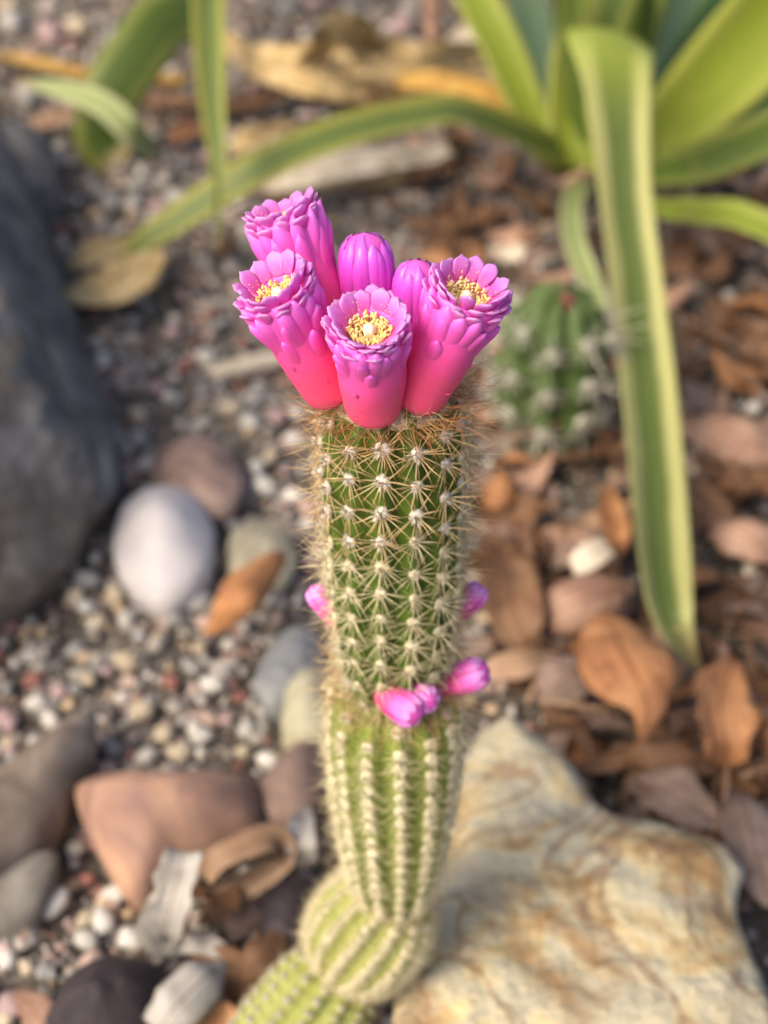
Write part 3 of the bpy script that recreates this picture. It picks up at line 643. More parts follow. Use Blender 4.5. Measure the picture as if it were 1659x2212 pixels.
leaf_from_px([(1235, 345, 1.03, 62), (1180, 318, 1.01, 74), (1080, 272, 0.985, 84), (985, 243, 0.965, 90), (900, 250, 0.95, 86), (760, 282, 0.925, 84), (620, 335, 0.905, 80), (500, 400, 0.895, 78), (390, 470, 0.89, 70), (300, 530, 0.887, 50), (238, 582, 0.002, 10)],
             M['agave_h'], ag, AB, n=60, hint=(0, -0.55, 0.8), channel=0.16, rolls=[0, 0, 5, 12, 8, 5, 0, 0, 0, 0, 0])
leaf_from_px([(1265, 395, 1.0, 40), (1235, 440, 0.93, 46), (1240, 520, 0.87, 50), (1270, 600, 0.83, 50), (1300, 660, 0.80, 34), (1318, 705, 0.79, 8)], M['agave_pale'], ag, AB, hint=(0, -0.5, 0.85), channel=0.2)
# heart of the plant: short bases hidden between the leaves
for k in range(5):
    a = k * 1.3
    b0 = AB + Vector((0.012 * math.cos(a), 0.012 * math.sin(a), -0.01)); b1 = AB + Vector((0.035 * math.cos(a), 0.02 + 0.03 * math.sin(a), 0.10)); b2 = AB + Vector((0.05 * math.cos(a), 0.03 + 0.05 * math.sin(a), 0.17))
    obj('leaf', blade([b0, b1, b2], [0.03, 0.035, 0.004], M['agave'], AB, n=16, hint=(math.cos(a) * -1, math.sin(a) * -1, 0.3)), ag)

A2 = Vector((-0.28, 1.62, 0.0))
ag2 = obj('agave', None, mat=Matrix.Translation(A2), label='second agave whose drooping leaf ends reach over the pale gravel', cat='agave')
leaf_from_px([(A2 + Vector((0.02, -0.02, 0.0)), 0.04), (A2 + Vector((0.04, -0.2, 0.22)), 0.052), (420, -70, 1.17, 128), (340, 55, 1.10, 130), (262, 165, 1.065, 130), (222, 255, 1.05, 128), (232, 320, 1.045, 118), (272, 352, 0.004, 60)],
             M['agave'], ag2, A2, n=60, hint=(0.35, -0.7, 0.7), channel=-0.06, rolls=[0, 0, 0, 0, 0, 10, 20, 30])
leaf_from_px([(A2 + Vector((0.0, -0.02, 0.0)), 0.03), (A2 + Vector((-0.06, -0.25, 0.16)), 0.04), (150, 60, 1.22, 50), (330, 330, 1.02, 58), (285, 285, 1.0, 62), (225, 228, 1.01, 58), (140, 196, 1.03, 46), (40, 176, 1.05, 10)][3:],
             M['agave_pale'], ag2, A2, n=40, hint=(0.2, -0.7, 0.7), channel=0.1)
leaf_from_px([(A2 + Vector((0.05, -0.02, 0.0)), 0.03), (A2 + Vector((0.10, -0.25, 0.28)), 0.035), (452, -150, 1.06, 78), (452, -20, 0.97, 74), (455, 120, 0.92, 68), (464, 260, 0.88, 52), (474, 370, 0.855, 34), (472, 450, 0.845, 18), (470, 545, 0.84, 6)],
             M['agave_h'], ag2, A2, n=60, hint=(0.2, -0.9, 0.5), channel=0.35, rolls=[0, 0, 10, 15, 15, 15, 15, 10, 0])
for k in range(6):
    a = 0.5 + k * 1.05
    obj('leaf', blade([A2, A2 + Vector((0.1 * math.cos(a), 0.1 * math.sin(a) + 0.03, 0.2)), A2 + Vector((0.28 * math.cos(a), 0.2 * math.sin(a) + 0.15, 0.34)), A2 + Vector((0.45 * math.cos(a), 0.3 * math.sin(a) + 0.2, 0.30))],
                      [0.04, 0.055, 0.045, 0.003], M['agave'], A2, n=24, hint=(-math.cos(a), -math.sin(a), 0.6), channel=0.2), ag2)

# dry agave leaves, straw coloured, lying on the bed
def dry_blade(name, spec, mat, label, cat='dry leaf', group=None, **kw):
    pts = []; ws = []
    for s in spec:
        p = atz(s[0], s[1], s[2]); pts.append(p); ws.append(s[3] * mpp(p))
    base = Vector((pts[0].x, pts[0].y, 0))
    kw.setdefault('thick', 0.0008)
    return obj(name, blade(pts, ws, mat, base, **kw), mat=Matrix.Translation(base), label=label, cat=cat, group=group)
STR = 'dry_strap_leaf'
dry_blade(STR, [(485, 85, .03, 30), (540, 120, .036, 70), (620, 150, .034, 92), (700, 180, .026, 80), (800, 200, .012, 50), (900, 196, .012, 46), (1010, 188, .012, 60), (1110, 150, .01, 30)], D['straw'],
          'long pale straw-coloured dry leaf with one broad upturned end', n=60, channel=0.15, crumple=0.006, cr_scale=26, hint=(0, -0.7, 0.7))
dry_blade(STR, [(630, 170, .012, 40), (680, 120, .05, 66), (715, 66, .075, 80), (765, 66, .07, 80), (800, 118, .04, 76), (870, 138, .03, 80), (970, 128, .03, 74), (1060, 100, .015, 20)], D['straw'],
          'twisted straw-coloured dry leaf looping above the ground', n=60, channel=0.2, crumple=0.008, cr_scale=30, hint=(0.3, -0.8, 0.5), rolls=[0, 10, 30, 30, 10, 0, 0, 0])
dry_blade(STR, [(860, 170, .03, 40), (930, 172, .034, 52), (1010, 190, .03, 56), (1070, 208, .025, 56), (1112, 228, .018, 30)], D['gold'],
          'golden yellow dry leaf end behind the arching green leaf', n=30, channel=-0.15, crumple=0.002, hint=(0, -0.6, 0.8))
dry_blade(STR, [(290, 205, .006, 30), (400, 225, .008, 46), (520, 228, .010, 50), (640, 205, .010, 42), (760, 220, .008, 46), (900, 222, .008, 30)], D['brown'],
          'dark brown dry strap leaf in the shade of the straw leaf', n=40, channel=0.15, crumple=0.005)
dry_blade(STR, [(-40, 118, .008, 20), (40, 128, .010, 28), (130, 150, .012, 34), (250, 165, .010, 30), (400, 172, .006, 30)], D['gold'],
          'thin tawny dry leaf strip on the pale gravel', n=30, channel=0.15, crumple=0.004)
dry_blade(STR, [(60, 270, .01, 30), (120, 255, .014, 50), (190, 238, .012, 40), (260, 230, .008, 10)], D['tan'],
          'short buff dry leaf beside the small dark rock', n=24, channel=0.15, crumple=0.003)
dry_blade(STR, [(560, 415, .01, 20), (640, 388, .022, 66), (740, 362, .026, 84), (860, 345, .022, 78), (980, 325, .014, 40)], D['pale'],
          'pale cream dry leaf lying under the arching green leaf', n=30, channel=0.2, crumple=0.004)
dry_blade(STR, [(700, 410, .006, 30), (790, 385, .012, 70), (880, 370, .012, 70), (950, 350, .006, 20)], D['straw'],
          'crumpled straw-coloured dry leaf below the cream dry leaf', n=24, channel=0.2, crumple=0.006)
dry_blade(STR, [(505, 330, .01, 30), (540, 300, .02, 60), (590, 280, .02, 50), (640, 262, .01, 15)], D['straw'],
          'small straw-coloured dry leaf just behind the arching green leaf', n=24, channel=0.2, crumple=0.003)
dry_blade('dry_stick', [(455, 808, .008, 20), (475, 795, .012, 40), (540, 782, .012, 42), (620, 765, .010, 40), (700, 752, .010, 30)], D['pale'],
          'yellowish split piece of dry stalk on the gravel behind the flowers', cat='stick', n=30, channel=-0.35, thick=0.003)
dry_blade('dry_leaf', [(165, 610, .012, 90), (215, 625, .022, 110), (265, 605, .026, 118), (320, 560, .026, 80), (330, 530, .022, 14)], D['straw'],
          'triangular buff dry leaf under the tip of the arching green leaf', n=24, channel=0.12, crumple=0.002, edge_noise=0.2)
dry_blade('dry_leaf', [(150, 570, .01, 40), (190, 555, .018, 70), (250, 530, .016, 60), (290, 505, .012, 10)], D['straw'],
          'pale yellow dry leaf scrap behind the triangular buff leaf', n=24, channel=0.15, crumple=0.003)
dry_blade('reddish_dry_leaf', [(360, 300, .006, 30), (385, 285, .014, 60), (420, 280, .010, 50), (450, 285, .006, 12)], D['orange'],
          'reddish-brown dry leaf in the gravel by the drooping leaf end', n=20, channel=0.15, crumple=0.003)
dry_blade('dry_stalk', [(930, -60, .05, 40), (935, 10, .03, 44), (938, 60, .012, 46), (935, 90, .004, 40)], D['pink'], 'upright reddish-brown dry stalk behind the straw leaves', cat='stick', n=20, channel=-0.4, thick=0.004, hint=(0, -1, 0.1))

dry_blade(STR, [(560, 175, .004, 20), (640, 120, .02, 44), (740, 108, .028, 50), (840, 100, .022, 44), (930, 112, .012, 14)], D['straw'],
          'short straw-coloured dry leaf crossing beneath the looping leaf', n=40, channel=0.25, crumple=0.006, hint=(0, -0.8, 0.6))
dry_blade(STR, [(700, 165, .012, 20), (780, 152, .03, 50), (880, 150, .034, 56), (980, 140, .026, 50), (1090, 108, .012, 16)], D['straw'],
          'ribbed straw-coloured dry leaf lying behind the golden leaf end', n=40, channel=0.25, crumple=0.005, hint=(0, -0.8, 0.6))
dry_blade(STR, [(960, 92, .006, 20), (1010, 76, .02, 50), (1060, 80, .02, 50), (1110, 100, .01, 14)], D['pale'],
          'pale dry leaf scrap beside the upright dry stalk', n=24, channel=0.2, crumple=0.005, hint=(0, -0.8, 0.6))
# hero litter leaves: centre line with widths
def dl(spec, mat, label, **kw):
    kw.setdefault('n', 26); kw.setdefault('nu', 11); kw.setdefault('channel', -0.12); kw.setdefault('crumple', 0.003); kw.setdefault('edge_noise', 0.12); kw.setdefault('hint', (0, -0.5, 0.85))
    return dry_blade('dry_leaf', spec, mat, label, seed=len(label), **kw)
dl([(1296, 1318, .030, 12), (1316, 1350, .040, 120), (1345, 1410, .050, 200), (1383, 1475, .050, 180), (1400, 1532, .044, 84), (1388, 1600, .034, 4)], D['orange'], 'large smooth orange-brown dry leaf leaning by the folded leaf tip', channel=-0.10, crumple=0.002, edge_noise=0.05)
dl([(1585, 1425, .03, 20), (1572, 1460, .034, 90), (1560, 1520, .036, 120), (1570, 1580, .034, 130), (1572, 1630, .025, 90), (1562, 1662, .014, 10)], D['orange'], 'curled tan-orange dry leaf with an upturned ragged edge', channel=0.22, edge_noise=0.3)
dl([(1170, 1352, .012, 30), (1195, 1330, .022, 100), (1250, 1300, .030, 118), (1320, 1278, .030, 100), (1368, 1270, .022, 24)], D['pink'], 'pinkish tan dry leaf tucked behind the large orange leaf', channel=-0.18)
dl([(1085, 1180, .012, 30), (1095, 1225, .022, 110), (1110, 1300, .028, 130), (1130, 1370, .022, 90), (1150, 1410, .012, 10)], D['brown'], 'brown dry leaf standing close behind the cactus', channel=0.15)
dl([(1040, 1455, .012, 20), (1075, 1445, .016, 56), (1140, 1432, .018, 64), (1210, 1415, .012, 12)], D['tan'], 'narrow pale dry leaf at the tip of the ochre rock', channel=0.1)
dl([(1165, 1520, .01, 30), (1195, 1490, .018, 100), (1245, 1450, .022, 110), (1285, 1420, .018, 20)], D['dusky'], 'dusky mauve dry leaf between ochre rock and orange leaf', channel=-0.15)
dl([(1235, 1225, .022, 40), (1265, 1205, .028, 66), (1312, 1180, .028, 50)], D['pale'], 'cream-white leaf scrap on the brown litter', channel=0.05)
dl([(1030, 1065, .01, 20), (1055, 1055, .02, 86), (1095, 1055, .022, 90), (1130, 1075, .012, 16)], D['orange'], 'rusty orange dry leaf by the far spiny cactus', channel=-0.25)
dl([(1460, 900, .012, 20), (1510, 915, .022, 96), (1580, 940, .026, 118), (1650, 965, .022, 90), (1720, 985, .012, 10)], D['pink'], 'broad pinkish dry leaf right beside the long folded leaf', channel=-0.15)
dl([(1500, 1000, .006, 20), (1560, 1005, .012, 60), (1640, 1010, .014, 66), (1700, 1020, .01, 10)], D['brown'], 'brown dry leaf under the broad pinkish leaf', channel=0.15)
dl([(1530, 1120, .01, 20), (1570, 1140, .02, 86), (1630, 1170, .022, 100), (1690, 1220, .012, 10)], D['pink'], 'pinkish dry leaf with a notched edge right of the folded leaf', channel=-0.1, edge_noise=0.3)
dl([(1345, 1650, .012, 20), (1400, 1630, .022, 76), (1480, 1640, .022, 90), (1550, 1665, .014, 12)], D['brown'], 'dark brown dry leaf below the large orange leaf', channel=-0.2)
dl([(1360, 1690, .010, 20), (1420, 1700, .020, 90), (1490, 1735, .022, 110), (1555, 1790, .014, 20)], D['dusky'], 'greyish mauve dry leaf along the edge of the ochre rock', channel=0.18, edge_noise=0.25)
dl([(1570, 1700, .010, 20), (1610, 1760, .022, 120), (1640, 1860, .026, 130), (1660, 1960, .018, 20)], D['dusky'], 'wide grey-brown dry leaf beyond the ochre rock', channel=-0.15)
dl([(1310, 1060, .012, 16), (1318, 1095, .02, 56), (1330, 1150, .022, 60), (1340, 1200, .012, 10)], D['orange'], 'upright rusty dry leaf against the left side of the folded leaf', channel=0.2)
dl([(440, 1368, .012, 10), (470, 1340, .022, 60), (510, 1285, .036, 96), (555, 1240, .036, 92), (605, 1205, .026, 40)], D['orange'], 'orange-brown curled dry leaf resting on the cream-grey stone', channel=-0.25)
dl([(395, 1838, .062, 84), (385, 1880, .060, 92), (372, 1940, .045, 92), (355, 1990, .028, 104), (350, 2030, .014, 90), (380, 2050, .008, 30)], D['grey'], 'whitish grey dry leaf propped on the pinkish stone', channel=0.2, crumple=0.003, edge_noise=0.35)
dl([(380, 2040, .008, 34), (430, 2040, .010, 40), (470, 2052, .010, 36), (505, 2070, .006, 8)], D['grey'], 'thin grey curled leaf end below the propped grey leaf', channel=0.25)
dl([(440, 1900, .02, 40), (470, 1856, .030, 56), (530, 1832, .034, 60), (590, 1815, .032, 60), (612, 1850, .022, 56), (570, 1895, .014, 56), (500, 1930, .010, 50), (440, 1950, .008, 20)], D['tan'], 'hollow curled brown dry leaf with a pale rim by the cactus foot', channel=0.28, n=40)
dl([(655, 1740, .02, 20), (650, 1780, .028, 60), (650, 1830, .028, 70), (662, 1870, .018, 50)], D['grey'], 'bluish grey leaf scrap touching the cactus side', channel=0.15)
dl([(340, 2230, .02, 90), (390, 2165, .028, 116), (445, 2105, .026, 100), (490, 2070, .016, 20)], D['grey'], 'grey dry leaf beside the blackish stone', channel=-0.12)
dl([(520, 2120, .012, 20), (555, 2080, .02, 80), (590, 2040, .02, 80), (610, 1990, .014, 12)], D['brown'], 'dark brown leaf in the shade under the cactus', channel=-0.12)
dl([(405, 2160, .006, 20), (450, 2190, .012, 60), (500, 2215, .012, 60), (540, 2250, .008, 10)], D['orange'], 'reddish leaf scrap at the lowest cactus joint', channel=0.1)
dl([(40, 2140, .006, 20), (70, 2180, .016, 80), (100, 2240, .016, 90), (120, 2290, .01, 20)], D['pink'], 'pinkish buff leaf near the blackish stone', channel=-0.1)

# scattered litter: shared leaf meshes, each leaf its own object
def litter_mesh(mat, k):
    r = random.Random(k * 17 + 3)
    L = 1.0; w = r.uniform(0.28, 0.5); bend = r.uniform(-0.3, 0.4); sx = r.uniform(-0.15, 0.15)
    pts = [Vector((-0.5, 0, bend)), Vector((-0.25, sx * 0.6, bend * 0.25)), Vector((0, sx, 0)), Vector((0.28, sx * 0.6, bend * 0.3)), Vector((0.5, 0, bend))]
    ws = [0.02, w * 0.68, w, w * 0.66, 0.015]
    if r.random() < 0.3: ws[-1] = w * 0.5
    ch = r.uniform(-0.45, 0.45)
    shape = ('slim ' if w < 0.38 else 'broad ') + ('cupped' if ch > 0.15 else 'arched' if ch < -0.15 else 'flat')
    return shape, blade(pts, ws, mat, Vector(), n=12, nu=7, channel=ch, thick=0.012, crumple=0.08, cr_scale=3.2, edge_noise=0.25, seed=k, hint=(0, 0, 1), rolls=[r.uniform(-30, 30), 0, 0, 0, r.uniform(-30, 30)], name='litter_leaf')
LIT = {}; LSH = {}
for i, k in enumerate(('orange', 'tan', 'pink', 'dusky', 'brown', 'pale')):
    sm = [litter_mesh(D[k], i * 7 + j) for j in range(5)]; LIT[k] = [q[1] for q in sm]; LSH[k] = [q[0] for q in sm]
def litter(px, py, Lm, colr, z=None):
    p = atz(px, py, 0.0)
    m = Matrix.Translation((p.x, p.y, ground_z(p.x, p.y) + (z if z is not None else rnd.uniform(0.003, 0.014)))) @ Matrix.Rotation(rnd.uniform(0, 6.28), 4, 'Z') @ Matrix.Rotation(rnd.uniform(-.5, .5), 4, 'X') @ Matrix.Rotation(rnd.uniform(-.4, .4), 4, 'Y') @ Matrix.Diagonal((Lm, Lm, Lm, 1))
    k = rnd.randrange(len(LIT[colr])); cw = {'orange': 'rusty orange', 'tan': 'tan', 'pink': 'pinkish buff', 'dusky': 'greyish', 'brown': 'dark brown', 'pale': 'cream'}[colr]
    obj('dry_leaf', LIT[colr][k], mat=m, label=f"{'short' if Lm < 0.036 else 'long'} {LSH[colr][k]} {cw} dry leaf near {near(p)}", cat='dry leaf', group=colr + ' leaves of the leaf litter')
def inlitter(px, py):
    if px < 1040 and py > 640: return False
    if px < 880 : return False
    if py > 1500 and px < 1100 + (py - 1500) * 0.9: return False
    return py < 2000
cnt = 0
while cnt < 290:
    px = rnd.uniform(860, 1780); py = rnd.uniform(330, 1950)
    if not inlitter(px, py): continue
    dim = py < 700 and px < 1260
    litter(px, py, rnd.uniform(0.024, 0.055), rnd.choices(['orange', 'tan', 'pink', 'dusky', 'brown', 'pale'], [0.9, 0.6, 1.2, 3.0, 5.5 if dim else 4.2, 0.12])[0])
    cnt += 1
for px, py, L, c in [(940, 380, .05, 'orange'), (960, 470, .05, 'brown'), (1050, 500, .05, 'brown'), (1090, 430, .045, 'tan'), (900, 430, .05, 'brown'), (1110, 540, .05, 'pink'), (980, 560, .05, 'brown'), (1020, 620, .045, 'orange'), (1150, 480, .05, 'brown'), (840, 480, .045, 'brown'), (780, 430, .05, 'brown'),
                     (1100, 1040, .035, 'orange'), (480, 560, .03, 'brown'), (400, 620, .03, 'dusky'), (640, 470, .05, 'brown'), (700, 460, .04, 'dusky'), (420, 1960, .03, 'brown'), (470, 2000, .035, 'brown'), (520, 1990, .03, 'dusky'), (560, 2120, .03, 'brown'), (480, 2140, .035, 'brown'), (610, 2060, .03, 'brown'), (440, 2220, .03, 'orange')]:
    litter(px, py, L, c)

# thin twigs and stalks lying in the litter
for i in range(46):
    while True:
        px = rnd.uniform(900, 1660); py = rnd.uniform(400, 1850)
        if inlitter(px, py): break
    p = atz(px, py, 0.0); L = rnd.uniform(0.025, 0.07); a = rnd.uniform(0, 6.28); d = Vector((math.cos(a), math.sin(a), rnd.uniform(-.15, .15)))
    sd = Vector((-d.y, d.x, 0)) * L * rnd.uniform(-.15, .15); mbt = MB(); rr = rnd.uniform(0.0006, 0.0014)
    tube(mbt, [-d * L / 2, sd * .5, d * L * .25 + sd * .4, d * L / 2], [rr, rr * .9, rr * .8, rr * .5], 6)
    k = rnd.choice(['brown', 'dusky', 'tan', 'brown'])
    tw = {'brown': 'dark brown', 'dusky': 'greyish', 'tan': 'tan'}[k]
    obj('twig', mbt.mesh('twig', [D[k]]), mat=Matrix.Translation((p.x, p.y, 0.012 + rnd.uniform(0, .008))), label=f"{'short' if L < .045 else 'long'} thin {tw} twig near {near(p)}", cat='twig', group='twigs in the leaf litter')

# ------------------------------------------------------------------ spine clusters
def spine_cluster(k, mats, nrad, ncen, Lr, Lc, rad, tuft, kcurve=0.12, flat=0.55, elev=(8, 28), sub=1):
    r = random.Random(100 + k)
    mb = MB()
    bv, bf = ICO1 if sub == 1 else ICO2
    tv = [Vector((p[0] * (1 + r.uniform(-.18, .18)), p[1] * (1 + r.uniform(-.18, .18)), p[2] * flat)) * tuft for p in bv]
    mb.add(tv, bf, None, 0)
    # short wool hairs round the tuft
    for i in range(14):
        a = r.uniform(0, 6.28); e = r.uniform(0.2, 1.4)
        d = Vector((math.cos(a) * math.cos(e), math.sin(a) * math.cos(e), math.sin(e)))
        p0 = d * tuft * 0.6; p1 = d * tuft * r.uniform(1.1, 1.4) + Vector((r.uniform(-1, 1), r.uniform(-1, 1), 0)) * tuft * 0.25
        tube(mb, [p0, p1], [tuft * 0.14, tuft * 0.03], 3, 0)
    for i in range(nrad + ncen):
        cen = i >= nrad
        a = 2 * math.pi * (i / nrad if not cen else i / max(ncen, 1)) + r.uniform(-.22, .22)
        e = math.radians(r.uniform(*elev) if not cen else r.uniform(38, 80))
        L = (Lr if not cen else Lc) * r.uniform(0.55, 1.2)
        d = Vector((math.cos(a) * math.cos(e), math.sin(a) * math.cos(e), math.sin(e)))
        bend = Vector((r.uniform(-1, 1), r.uniform(-1, 1), r.uniform(-.6, .6))) * L * kcurve
        p = [d * tuft * 0.3, d * L * 0.5 + bend * 0.5, d * L + bend * 0.2]
        tube(mb, p, [rad, rad * 0.75, rad * 0.12], 3, 1)
    return mb.mesh('spine_cluster', mats)

CL_TOP = [spine_cluster(k, [M['wool'], M['spine']], 15, 5, 0.0114, 0.0118, 0.00019, 0.0023, kcurve=0.07) for k in range(10)]
CL_MID = [spine_cluster(20 + k, [M['wool_cream'], M['spine_pale']], 18, 5, 0.0072, 0.0070, 0.00010, 0.0021, kcurve=0.08) for k in range(8)]
CL_OLD = [spine_cluster(80 + k, [M['wool_cream'], M['spine_pale']], 20, 6, 0.0112, 0.0110, 0.00015, 0.0023, kcurve=0.07) for k in range(8)]
CL_LOW = [spine_cluster(40 + k, [M['wool_grey'], M['spine_pale']], 13, 3, 0.0052, 0.0046, 0.00011, 0.0017) for k in range(4)]
CL_FAR = [spine_cluster(60 + k, [M['wool_grey'], M['spine_white']], 10, 3, 0.019, 0.021, 0.00055, 0.0046) for k in range(4)]

def join_instances(name, items, mats):
    """items: list of (mesh, Matrix) -> one mesh"""
    V = []; Fc = []; UV = []; MI = []; off = 0
    for me, m in items:
        nvv = len(me.vertices); co = np.empty(nvv * 3); me.vertices.foreach_get('co', co); co = co.reshape(-1, 3)
        A = np.array(m); V.append(co @ A[:3, :3].T + A[:3, 3])
        uvl = np.zeros((nvv, 2))
        ld = me.uv_layers[0].data
        for p in me.polygons:
            Fc.append(tuple(i + off for i in p.vertices)); MI.append(p.material_index)
            for li in p.loop_indices: uvl[me.loops[li].vertex_index] = ld[li].uv
        UV.append(uvl); off += nvv
    return mesh(name, np.concatenate(V).tolist(), Fc, mats, True, np.concatenate(UV), None, MI)

def stem_segment(root, name, p0, p1, prof, nribs, dep, nare, mat, clusters, ntheta=None, bend=Vector(), scale=lambda t: 1.0, t_range=(0.03, 0.97), twist=0.0, phase=0.0, nl=90, knob=0.0006, stagger=0.5, front=0.05, old=None):
    base = root.matrix_world.translation if False else root.location
    p0 = Vector(p0); p1 = Vector(p1); axis = (p1 - p0); Ln = axis.length
    ts = np.linspace(0, 1, nl); pr = np.array(prof)
    Rt = np.interp(ts, *(catmull(prof, 60).T))
    def Rf(t): return float(np.interp(t, ts, Rt))
    def cen(t): return p0 + axis * t + bend * (4 * t * (1 - t))
    def frame(t):
        d = (cen(min(t + .01, 1)) - cen(max(t - .01, 0))).normalized()
        x = (Vector((1, 0, 0)) - d * d.x).normalized(); y = d.cross(x)
        return d, x, y
    nth = nribs * 10
    v = []
    for t in ts:
        d, x, y = frame(t); R = Rf(t); c = cen(t)
        dd = dep * min(1, R / 0.012)
        for k in range(nth):
            a = 2 * math.pi * k / nth
            h = 0.5 + 0.5 * math.cos(nribs * (a - phase - twist * t))
            kk = knob * math.cos(2 * math.pi * (nare * (t - t_range[0]) / (t_range[1] - t_range[0]))) * h
            r = R - dd * (1 - h ** 0.75) + kk
            v.append(c + (x * math.cos(a) + y * math.sin(a)) * max(r, 0.0002) - base)
    f = grid_faces(nth, nl, True)
    f.append(tuple(range(nth - 1, -1, -1))); f.append(tuple((nl - 1) * nth + k for k in range(nth)))
    seg = obj(name, mesh(name, v, f, mat), root)
    back = []
    for k in range(nribs):
        a0 = phase + 2 * math.pi * k / nribs
        for j in range(nare):
            t = t_range[0] + (t_range[1] - t_range[0]) * (j + (0.5 if k % 2 else 0.0) * stagger + rnd.uniform(-.12, .12)) / nare
            if t > 0.995: continue
            d, x, y = frame(t); a = a0 + twist * t
            rad = x * math.cos(a) + y * math.sin(a)
            dR = (Rf(min(t + .02, 1)) - Rf(max(t - .02, 0))) / ((min(t + .02, 1) - max(t - .02, 0)) * Ln)
            nrm = (rad - d * dR).normalized()
            R = Rf(t)
            pos = cen(t) + rad * (R + 0.0002)
            sx = (d - nrm * d.dot(nrm)).normalized(); sy = nrm.cross(sx)
            s = scale(t) * rnd.uniform(0.82, 1.16)
            m = Matrix((( sx.x, sy.x, nrm.x, 0), (sx.y, sy.y, nrm.y, 0), (sx.z, sy.z, nrm.z, 0), (0, 0, 0, 1)))
            m = Matrix.Translation(pos - base) @ m @ Matrix.Rotation(rnd.uniform(-3.14, 3.14), 4, 'Z') @ Matrix.Rotation(rnd.uniform(-.2, .2), 4, 'X') @ Matrix.Diagonal((s, s, s * rnd.uniform(.85, 1.2), 1))
            me = rnd.choice(clusters if old is None or rnd.random() < (t - 0.40) * 2.2 else old)
            if nrm.dot((CAMP - pos).normalized()) > front: obj('spine_cluster', me, seg, m)
            else: back.append((me, m))
    if back:
        obj('far_side_spine_clusters', join_instances('far_side_spine_clusters', back, list(clusters[0].materials)), seg, kind='stuff')
    return seg, cen, Rf, frame

# ------------------------------------------------------------------ the flowering cactus
TOP = atd(845, 820, 0.404)
YS = TOP.y
J1 = atY(853, 1468, YS + 0.001); J2 = atY(848, 1935, YS + 0.002)
ROOT = Vector((-0.075, 0.255, 0.0))
cactus = obj('flowering_cactus', None, mat=Matrix.Translation(ROOT), label='tall spiny jointed cactus crowned with pink waxy flowers', cat='cactus')
bpy.context.view_layer.update()
segA, cA, RA, frA = stem_segment(cactus, 'stem_segment', J1 + Vector((0, 0, -0.004)), TOP, [(0, .0108), (.05, .0143), (.15, .0168), (.4, .0186), (.7, .0192), (.88, .0187), (.95, .0172), (.985, .0142), (1, .010)], 13, 0.0034, 11, M['skin_top'], CL_TOP,
    scale=lambda t: 0.80 + 0.20 * t, t_range=(0.05, 0.99), twist=0.15, phase=0.10, knob=0.0007, old=CL_OLD)
segB, cB, RB, frB = stem_segment(cactus, 'stem_segment', J2 + Vector((0, 0, -0.002)), J1 + Vector((0, 0, -0.002)), [(0, .0090), (.06, .0128), (.18, .0158), (.45, .0191), (.75, .0208), (.9, .0206), (.97, .0186), (1, .0150)], 13, 0.0034, 17, M['skin_mid'], CL_MID,
    scale=lambda t: 0.95 + 0.2 * t, t_range=(0.02, 1.035), twist=-0.12, phase=0.05, knob=0.0004, front=0.12)
K0 = atd(728, 2095, 0.562); K1 = J2 + Vector((0.003, 0.004, -0.001))
segC, cC, RC, frC = stem_segment(cactus, 'stem_segment', K0, K1, [(0, .011), (.1, .0165), (.3, .0203), (.55, .0212), (.8, .0190), (.94, .0145), (1, .009)], 15, 0.0030, 11, M['skin_low'], CL_MID,
    scale=lambda t: 0.95, t_range=(0.03, 0.97), phase=0.2, knob=0.0004, front=0.12)
L0 = atd(525, 2400, 0.562); L1 = atd(742, 2090, 0.577)
L0 = Vector((L0.x, L0.y, max(L0.z, 0.012)))
segD, cD, RD, frD = stem_segment(cactus, 'stem_segment', L0, L1, [(0, .012), (.1, .0185), (.35, .0215), (.7, .021), (.9, .018), (1, .011)], 15, 0.0022, 12, M['skin_low'], CL_LOW,
    scale=lambda t: 0.9, t_range=(0.03, 0.97), phase=0.1, knob=0.0004, front=0.12)
# short woody root into the soil
mbr = MB(); tube(mbr, [cD(0.12) - ROOT, cD(0.02) - ROOT + Vector((0, 0, -0.012)), Vector((cD(0.0).x, cD(0.0).y, -0.03)) - ROOT], [0.012, 0.010, 0.007], 10)
obj('root', mbr.mesh('root', [M['brown_stone']]), cactus)

# bristles and wool
def hairs(name, parent, mat, n, src, Lr, rad, curl, seed, npt=5):
    r = random.Random(seed); mb = MB()
    for i in range(n):
        p, d = src(r); L = r.uniform(*Lr); c = Vector((r.gauss(0, 1), r.gauss(0, 1), r.gauss(0, 1))) * curl
        g2 = Vector((r.gauss(0, 1), r.gauss(0, 1), r.gauss(0, 1))) * curl * 0.6
        pts = []; q = Vector(p); dd = Vector(d).normalized()
        for j in range(npt):
            pts.append(q - ROOT); q = q + dd * (L / (npt - 1)); dd = (dd + c / (npt - 1) * 1.4 + g2 * (j / npt) / (npt - 1)).normalized()
        tube(mb, pts, [rad * (1 - 0.75 * j / (npt - 1)) for j in range(npt)], 3)
    return obj(name, mb.mesh(name, [mat]), parent, kind='stuff')
def ring_src(cenp, R0, R1, dz, outw, up):
    def s(r):
        a = r.uniform(0, 6.2832); rr = r.uniform(R0, R1)
        o = Vector((math.cos(a), math.sin(a), 0)); tg = Vector((-math.sin(a), math.cos(a), 0))
        return cenp + o * rr + Vector((0, 0, r.uniform(*dz))), o * outw + Vector((0, 0, r.uniform(*up))) + tg * r.gauss(0, 0.45)
    return s
hairs('crown_bristles', cactus, M['bristle'], 240, ring_src(TOP, .0140, .0186, (-.008, -.001), 1.0, (-.25, .55)), (.006, .018), .00014, .6, 1)
hairs('crown_bristles', cactus, M['bristle'], 50, ring_src(TOP, .0140, .0172, (-.006, .000), 1.0, (.3, 1.6)), (.007, .013), .00011, .8, 9)
